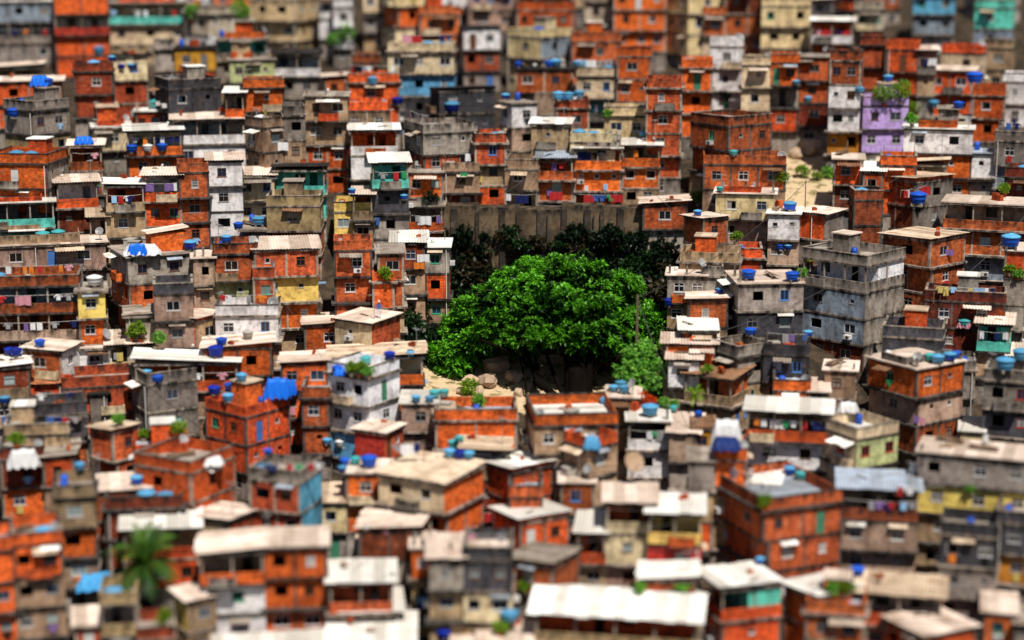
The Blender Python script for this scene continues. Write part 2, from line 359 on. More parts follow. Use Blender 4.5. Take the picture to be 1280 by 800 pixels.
def house(xL, xC, xR, yT, st, roof, label, yaw=None, dep=None, sd=None, h=SH, wf=None, wr=None, lau=None, inn=None, name='house', D=None, ov=.4, pit=None, cover=True, pipe=None, winset=None, pf=None):
    rng = random.Random(label + str(xC))
    n = len(st); rk, rc = roof[0], roof[1]
    extra = {'p': PAR, 's': .14}.get(rk, 0)
    Ht = n * h + extra
    yb = yT + 40
    if D is None:
        for _ in range(30):
            d = depth(xC, yb); yb = yT + Ht * FP / d * .975
    else:
        d = D; yb = yT + Ht * FP / d * .975
    base = ground(xC, yb, d)
    wl, wr_ = (xC - xL) * d / FP, (xR - xC) * d / FP
    defdep = dep or rng.uniform(3.9, 5.4)
    az = -math.atan2(base.x, base.y)
    if wr_ < .05 or wl < .05:
        th = R(yaw) if yaw is not None else R(rng.uniform(-4, 5)); WL = max(wl, wr_) / math.cos(th); WR = defdep
        if wr_ > wl: xC2 = xR
        else: xC2 = xC
        base = ground(xC2, yb, d)
    else:
        th = math.atan2(wr_, wl); WL, WR = wl / math.cos(th), wr_ / math.sin(th)
        cap = dep or 7.0
        if WR > cap: th = math.asin(min(.95, wr_ / cap)); WR = cap; WL = wl / math.cos(th)
        if WL > 9.5 and wl < 8.8: WL = 9.5; th = math.acos(wl / 9.5); WR = wr_ / math.sin(th)
    rot = az - th
    rz = Matrix.Rotation(rot, 4, 'Z')
    ctr = base + (rz @ Vector((-WL/2, WR/2, 0)))
    if cover: COVER.append((xL, xR if xR > xC else xC, yT - (4 if rk in 'cxyd' else 0), yb + 2))
    root = thing(name, label, 'house', ctr, rot)
    X0, X1, Y0, Y1 = -WL/2, WL/2, -WR/2, WR/2
    off = 0.
    Pf = lambda a, q, z: (X0 + a, Y0 + off + q, z)
    Pr = lambda a, q, z: (X1 - q, Y0 + off + a, z)
    Pb = lambda a, q, z: (X1 - a, Y1 - q, z)
    Pl = lambda a, q, z: (X0 + q, Y1 - a, z)
    walls = {}
    run = {}
    def wb(f):                                   # one wall part for each run of storeys of one finish
        if f not in run or level[0] - run[f][1] > 1: run[f] = [(f, level[0]), level[0]]
        run[f][1] = level[0]
        if run[f][0] not in walls: walls[run[f][0]] = MB()
        return walls[run[f][0]]
    level = [0]
    fr = MB(); du = rng.uniform(0, 5)
    ht = .2
    wins = []
    far = d > 250
    for i, ch in enumerate(reversed(st)):            # from the ground up
        z0 = i * h; z1 = z0 + h - ht; level[0] = i
        off = rng.choice([0, 0, .22, .4, .55]) if 0 < n - 1 - i and ch.islower() and ch != 'k' else 0.
        low = ch.lower()
        ov_ = .07 if rng.random() < .6 else rng.choice((.2, .35))
        fr.box(X0 - ov_, X1 + ov_, Y0 - ov_, Y1 + .05, z1, z0 + h - .001, 0)      # floor slab
        fr.box(X0 + .19, X0 + .36, Y1 - .36, Y1 - .19, z0 - .005, z1 + .005, 0, 'tu')
        if ch == low and ch != 'k':
            for side, P, width in (('F', Pf, WL), ('R', Pr, WR - off), ('B', Pb, WL), ('L', Pl, WR - off)):
                fin = (sd or low) if side in 'RLB' else low
                ops = []
                if side in 'FR' or (side == 'L' and rng.random() < .5):
                    want = wf if side == 'F' else wr
                    cnt = want if want is not None else (max(0, round(width / 2.9 + rng.uniform(-.55, .45))) if side == 'F' else max(0, round(width / 3.6 + rng.uniform(-.7, .4))))
                    cnt = min(cnt, max(0, int(width / 1.45)))
                    wt0 = rng.choices(range(len(WTYPES)), WP)[0]
                    for k in range(cnt):
                        t = WTYPES[winset if winset is not None else (wt0 if rng.random() < .6 else rng.choices(range(len(WTYPES)), WP)[0])]
                        cx = width * (k + .5) / cnt + rng.uniform(-.12, .12) * width / cnt
                        ww, hh = t[0], t[1]
                        if ww > width * .8: continue
                        cx = max(ww/2 + .3, min(width - ww/2 - .3, cx))
                        if ops and cx - ww/2 < ops[-1][1] + .3: continue
                        r = rng.random()
                        if i == 0 and r < .18 or (i == n - 1 and r < .06 and n > 1):     # a door
                            ops.append((cx - .42, cx + .42, z0 + .02, z0 + 2.02)); wins.append(('door', side, cx, z0, rng.randrange(len(DOOR)), None, off)); continue
                        zs = z0 + (1.0 if hh > .7 else 1.35)
                        ops.append((cx - ww/2, cx + ww/2, zs, zs + hh))
                        if r > .87: wins.append(('hole', side, cx, zs, None, None, off)); continue
                        wins.append(('win', side, cx, zs, t, rng.choices(range(5), [40, 18, 12, 22, 6])[0], off))
                face_panels(wb(fin), P, width, z0, z1, ops, 0, du)
                if low in 'bdn' and fin in 'bd' and side != 'B':
                    nc = max(1, round(width / 3.1)); q = .025
                    for k in range(nc + 1):
                        a = .1 + (width - .2) * k / nc
                        if any(o[0] - .12 < a < o[1] + .12 for o in ops): continue
                        if side == 'F': fr.box(X0 + a - .1, X0 + a + .1, Y0 + off - q, Y0 + off + .05, z0, z1, 0, 'b')
                        elif side == 'R': fr.box(X1 - .05, X1 + q, Y0 + off + a - .1, Y0 + off + a + .1, z0, z1, 0, 'l')
                        else: fr.box(X0 - q, X0 + .05, Y1 - a - .1, Y1 - a + .1, z0, z1, 0, 'r')
        else:                                         # open bay or terrace: parapet, posts, wall set back
            ph = 0 if ch == 'k' else .95
            fin = 'g' if ch == 'k' else low
            if ph:
                m = wb(fin)
                m.box(X0, X1, Y0, Y0 + .14, z0 + .001, z0 + ph, 0, 'u'); m.box(X1 - .14, X1, Y0 + .14, Y1, z0 + .001, z0 + ph, 0, 'uf'); m.box(X0, X0 + .14, Y0 + .14, Y1, z0 + .001, z0 + ph, 0, 'uf')
            iw = inn or rng.choice('nncwbgltib')
            yb_ = Y0 + min(WR * .45, 2.4)
            m = wb(iw)
            dx = X0 + WL * rng.uniform(.2, .7); ops = [(dx - X0, dx - X0 + .9, z0 + .02, z0 + 2.05)]
            if WL > 4: 
                wx = (dx - X0 + 2.0) % (WL - 1.6) + .2
                if abs(wx + .6 - (dx - X0 + .45)) > 1.2: ops.append((wx, wx + 1.2, z0 + .95, z0 + 2.0))
            face_panels(m, lambda a, q, z: (X0 + .16 + a * (WL - .32)/WL, yb_ + q, z), WL, z0, z1, ops, 0, du)
            if rng.random() < .6: m.box(X0 + .16, X0 + .3, yb_ + .01, Y1, z0 + .001, z1, 0, 'u')
            if rng.random() < .75: m.box(X1 - .3, X1 - .16, yb_ + .01, Y1, z0 + .001, z1, 0, 'u')
            m.box(X0 + .3, X1 - .3, Y1 - .3, Y1 - .16, z0 + .001, z1, 0, 'u')
            npst = max(1, round(WL / 2.9)); pw = .1 if ch == 'k' else .075
            for k in range(npst + 1):
                a = X0 + .13 + (WL - .26) * k / npst
                pm = MB(); pm.box(a - pw, a + pw, Y0 + .02, Y0 + .02 + 2*pw, z0 + (ph + .002 if ph else .001), z1 - .002); pm.build('post', CONC, root)
            pm = MB(); pm.box(X1 - .02 - 2*pw, X1 - .02, Y0 + WR*.55 - pw, Y0 + WR*.55 + pw, z0 + ph + .002, z1 - .002); pm.build('post', CONC, root)
            want = lau if lau is not None else (rng.random() < .35)
            if want: LAUNDRY.append((root, label, rot, ctr, X0 + .3, X1 - .3, Y0 + rng.choice([-.12, .25]), z0 + rng.uniform(1.75, 2.05), rng.random(), d))
    fr.box(X0 + .03, X1 - .03, Y0 + .03, Y1 - .03, -4.5, -.001, 0, 'tu')
    zt = n * h; zf_ = None
    # roof
    level[0] = n - 1
    if rk == 'p':
        f = pf or st[0].lower(); f = 'g' if f == 'k' else f; m = wb(f)
        m.box(X0, X1, Y0, Y0 + .15, zt, zt + PAR, 0, 'u'); m.box(X1 - .15, X1, Y0 + .15, Y1, zt, zt + PAR, 0, 'uf'); m.box(X0, X0 + .15, Y0 + .15, Y1, zt, zt + PAR, 0, 'uf'); m.box(X0 + .15, X1 - .15, Y1 - .15, Y1, zt, zt + PAR, 0, 'ulr')
        if rng.random() < .6:
            cp = MB(); e = .05; cp.box(X0 - e, X1 + e, Y0 - e, Y0 + .2, zt + PAR + .002, zt + PAR + .08); cp.box(X1 - .2, X1 + e, Y0 + .2, Y1 + e, zt + PAR + .002, zt + PAR + .08, 0, 'f'); cp.box(X0 - e, X0 + .2, Y0 + .2, Y1 + e, zt + PAR + .002, zt + PAR + .08, 0, 'f')
            cp.build('coping', CONCD if rng.random() < .5 else CONC, root)
        rm = MB(); rm.poly([(X0 + .15, Y0 + .15, zt + .012), (X1 - .15, Y0 + .15, zt + .012), (X1 - .15, Y1 - .15, zt + .012), (X0 + .15, Y1 - .15, zt + .012)])
        rm.build('roof_deck', RCOL[rc] if rc != 'd' else DECK, root)
        if rng.random() < .32 and WL > 4.5 and 'below the big tree' not in label:      # stair head
            s0 = rng.uniform(X0 + .4, X1 - 2.6); sh = MB(); fsh = rng.choice(['g', f, 'b'])
            sh.box(s0, s0 + 2.0, Y0 + WR*.45, Y0 + WR*.45 + 2.0, zt + .014, zt + 2.2, 0, 'u'); o = sh.build('stair_head', FIN[fsh], root)
            sl = MB(); sl.box(s0 - .15, s0 + 2.15, Y0 + WR*.45 - .15, Y0 + WR*.45 + 2.15, zt + 2.203, zt + 2.32); sl.build('stair_roof', RCOL[rng.choice('wtgp')], root)
    elif rk == 's':
        rm = MB(); e = ov * .7; rm.box(X0 - e, X1 + e, Y0 - e, Y1 + .1, zt + .002, zt + .14); rm.build('roof', RCOL[rc], root)
        if rng.random() < .4:                                  # columns left standing for the next storey
            for sx, sy in ((X0 + .2, Y0 + .2), (X1 - .2, Y0 + .2), (X1 - .2, Y1 - .3), (0, Y0 + .2)):
                if rng.random() < .7:
                    cm = MB(); hh = rng.uniform(.5, 1.3); cm.box(sx - .11, sx + .11, sy - .11, sy + .11, zt + .141, zt + .141 + hh)
                    for q in (-.07, .07): cm.tube([(sx + q, sy, zt + .1 + hh), (sx + q * 1.3, sy + .03, zt + .6 + hh)], .012, 3)
                    cm.build('column_stub', CONC, root)
        if rng.random() < .45 and WL > 3.4:                    # low wall round part of the slab
            cm = MB(); fx = rng.choice('bgnb'); hh = rng.uniform(.4, 1.0); xa, xb2 = X0 + rng.uniform(0, WL * .3), X1 - rng.uniform(0, WL * .3)
            cm.box(xa, xb2, Y0 + .02, Y0 + .15, zt + .141, zt + .141 + hh, 0, 'u'); cm.box(xb2 - .13, xb2, Y0 + .151, Y1 - .3, zt + .141, zt + .141 + hh, 0, 'uf'); cm.build('low_wall', FIN[fx], root)
        if rng.random() < .4 and WL > 4 and WR > 3.5:          # small room with a tilted roof
            s0 = rng.uniform(X0 + .3, X1 - 2.6); sh = MB(); fsh = rng.choice('bgnbc'); y0 = Y0 + WR * .42
            for nm in (0,): sh.box(s0, s0 + 2.2, y0, Y1 - .1, zt + .142, zt + 2.0, 0, 'u')
            sh.build('roof_room', FIN[fsh], root); corrugated(s0 - .25, s0 + 2.45, y0 - .35, Y1 + .1, lambda x, y: zt + 2.06 + (y - y0 + .35) * .09, 'y', rng, RCOL[rng.choice('wtpg')]).build('roof_sheet', RCOL[rng.choice('wtpg')], root)
    else:
        mat = RCOL[rc]; e = ov
        pt = math.tan(R(pit if pit is not None else rng.uniform(1.5, 4.5)))
        off = .12
        if rk == 'c': zf = lambda x, y: zt + off + (y - Y0) * pt
        elif rk == 'r': zf = lambda x, y: zt + off + (Y1 - y) * pt
        elif rk == 'x': zf = lambda x, y: zt + off + (x - X0) * pt
        elif rk == 'y': zf = lambda x, y: zt + off + (X1 - x) * pt
        else: zf = lambda x, y: zt + off + (WR/2 - abs(y)) * pt * 1.6
        if rk in 'dt':
            r1 = corrugated(X0 - e, X1 + e, Y0 - e, 0.02, lambda x, y: zt + off + (WR/2 - abs(y)) * pt * 1.6, 'y', rng, mat)
            r2 = corrugated(X0 - e, X1 + e, -.02, Y1 + e*.4, lambda x, y: zt + off + (WR/2 - abs(y)) * pt * 1.6, 'y', rng, mat)
            i0 = len(r1.v); r1.v += r2.v; r1.f += [tuple(a + i0 for a in f) for f in r2.f]; r1.m += r2.m; r1.uv += r2.uv
            r1.build('roof', mat, root)
        else:
            corrugated(X0 - e, X1 + e, Y0 - e, Y1 + .15, zf, 'y' if rk in 'cr' else 'x', rng, mat).build('roof', mat, root)
        zf_ = zf
        top = st[0]
        level[0] = n - 1
        m = wb(top) if (top == top.lower() and top != 'k') else None
        cs = [(X0, Y0), (X1, Y0), (X1, Y1), (X0, Y1)]
        if m is not None:
            for (xa, ya), (xb, yb2) in zip(cs, cs[1:] + cs[:1]):
                if rk in 'dt' and ya != yb2:
                    m.poly([(xa, ya, zt), (xb, yb2, zt), (xb, yb2, zf(xb, yb2) - .06), (xa, 0, zf(xa, 0) - .06), (xa, ya, zf(xa, ya) - .06)]); continue
                za, zb = zf(xa, ya) - .05, zf(xb, yb2) - .05
                m.poly([(xa, ya, zt), (xb, yb2, zt), (xb, yb2, zb), (xa, ya, za)], 0, [(0, -.4), (math.hypot(xa-xb, ya-yb2), -.4), (math.hypot(xa-xb, ya-yb2), -.1), (0, -.1)])
        else:
            for (xa, ya) in cs:
                if zf(xa, ya) - zt > .3:
                    pm = MB(); sx = -1 if xa > 0 else 1; sy = -1 if ya > 0 else 1
                    xa2, ya2 = xa + sx*.12, ya + sy*.12
                    pm.box(xa2 - .07, xa2 + .07, ya2 - .07, ya2 + .07, zt + .001, zf(xa2, ya2) - .04); pm.build('post', WOOD, root)
    for (f, _), m in walls.items():
        m.build('wall', rng.choices(FINV[f], (6, 3, 2))[0] if f in FINV else FIN[f], root)
    fr.build('concrete_frame', CONC if rng.random() < .6 else CONCD, root)
    for kind, side, cx, zs, t, pi, off in wins:
        P, rr = {'F': (Pf, 0), 'R': (Pr, math.pi/2), 'L': (Pl, -math.pi/2)}[side]
        pos = P(cx, .06, zs)
        if kind == 'door': link('door', door_mesh(t), root, P(cx, .03, zs), rr)
        elif kind == 'win':
            me, pm = win_mesh(*t); wo = link('window', me, root, pos, rr)
            link('pane', pane_mesh(t, pm, pi), wo)
            if rng.random() < .10 and t[0] > .9:
                am = MB(); am.poly([(-.8, -.6, 1.25), (.8, -.6, 1.25), (.8, .0, 1.5), (-.8, .0, 1.5)]); am.poly([(-.8, -.6, 1.22), (-.8, 0, 1.47), (.8, 0, 1.47), (.8, -.6, 1.22)])
                am.build('awning', RCOL[rng.choice('wtgb')], wo)
            elif rng.random() < .07:
                WINLAU.append((label, pos, rr, ctr, rot))
            elif rng.random() < .055 and d < 235: ACS.append((label, pos, rr, ctr, rot))
    if (pipe if pipe is not None else rng.random() < .4):
        pm = MB(); a = rng.choice([.35, WL - .3, WL * rng.uniform(.3, .7)])
        if not any(w[1] == 'F' and abs(w[2] - a) < 1.0 for w in wins) and st[-1].islower():
            k = 0
            while k < n and st[n - 1 - k].islower() and st[n-1-k] != 'k': k += 1
            pm.tube([(X0 + a, Y0 - .13, 0), (X0 + a, Y0 - .13, k*h - .25)], .045, 6); pm.build('drainpipe', PVC, root)
    if rng.random() < .35 and st[0].islower() and WL > 3 and n > 1 and roof[0] in 'psc':       # sheet canopy over an upper window or door
        a0 = rng.uniform(X0, X1 - 2.2); zc = zt - .35; lw = rng.uniform(1.6, min(3.2, X1 - a0))
        corrugated(a0, a0 + lw, Y0 - rng.uniform(.7, 1.2), Y0 - .01, lambda x, y: zc + (y - Y0) * .22, 'y', rng, None).build('canopy', RCOL[rng.choice('wtgpr')], root)
    if rng.random() < .3 and n > 1 and WL > 3.5 and st[-2:].islower():                              # narrow balcony ledge with a rail
        a0 = rng.uniform(X0 + .1, X1 - 2.4); zc = h * (n - 1) + .02; bm = MB(); fx = rng.choice('bngc')
        bm.box(a0, a0 + 2.2, Y0 - .75, Y0 - .101, zc - .16, zc, 0); bm.build('balcony_slab', CONCD, root)
        bm = MB(); bm.box(a0, a0 + 2.2, Y0 - .75, Y0 - .65, zc + .001, zc + .8, 0, 'u'); bm.box(a0, a0 + .1, Y0 - .649, Y0 - .101, zc + .001, zc + .8, 0, 'uf'); bm.box(a0 + 2.1, a0 + 2.2, Y0 - .649, Y0 - .101, zc + .001, zc + .8, 0, 'uf'); bm.build('balcony_wall', FIN[fx], root)
    HOUSES.append(dict(root=root, label=label, ctr=ctr, rot=rot, X0=X0, X1=X1, Y0=Y0, Y1=Y1, zt=zt, rk=rk, d=d, yT=yT, st=st, zf=zf_))
    return root
LAUNDRY = []; WINLAU = []; ACS = []

# ------------------------------------------------------------------ the hillside, one sheet
def terrain():
    xs = list(range(-700, 1980, 20)); ys = list(range(-400, 1400, 12))
    mb = MB(); rng = random.Random(3)
    for y in ys:
        for x in xs:
            p = ground(x, y, depth(x, y) + .4)
            mb.v.append(tuple(p))
    nx = len(xs)
    for j in range(len(ys) - 1):
        for i in range(nx - 1):
            a = j * nx + i
            mb.f.append((a + nx, a + nx + 1, a + 1, a)); mb.m.append(0); mb.uv += [(0, 0)] * 4
    m, nt, b = newmat('hillside earth')
    geo = N(nt, 'ShaderNodeNewGeometry'); wp = geo.outputs['Position']
    at = N(nt, 'ShaderNodeAttribute', attribute_name='sand')
    n1 = noise(nt, wp, .8, 5)
    c = mix(nt, ramp(nt, n1, .4, .65), (.030, .022, .014), (.075, .05, .032))
    sand = mix(nt, noise(nt, wp, 1.5, 5), (.52, .36, .20), (.70, .55, .36))
    sand = mix(nt, ramp(nt, noise(nt, wp, .9, 5), .5, .66), sand, (.20, .16, .06))
    f = math_(nt, 'ADD', at.outputs['Fac'], math_(nt, 'MULTIPLY', math_(nt, 'SUBTRACT', noise(nt, wp, .7, 4), .5), .9))
    c = mix(nt, ramp(nt, f, .40, .55), c, sand)
    nt.links.new(c, b.inputs['Base Color'])
    bp = N(nt, 'ShaderNodeBump', i_Strength=.8, i_Distance=.3); nt.links.new(noise(nt, wp, 1.2, 6), bp.inputs['Height']); nt.links.new(bp.outputs[0], b.inputs['Normal'])
    me = mb.mesh('hillside', [m], True)
    ca = me.attributes.new('sand', 'FLOAT', 'POINT')
    vals = []
    for y in ys:
        for x in xs:
            s = 0
            for cx, cy, rx, ry in ((600, 480, 90, 36), (690, 480, 80, 36), (1012, 240, 46, 48), (1005, 200, 45, 20), (1040, 262, 42, 26)):
                s = max(s, 1.25 - ((x - cx) / rx) ** 2 * .7 - ((y - cy) / ry) ** 2 * .7)
            vals.append(max(0, min(1, s)))
    ca.data.foreach_set('value', vals)
    o = link('hillside', me); o['kind'] = 'structure'
terrain()

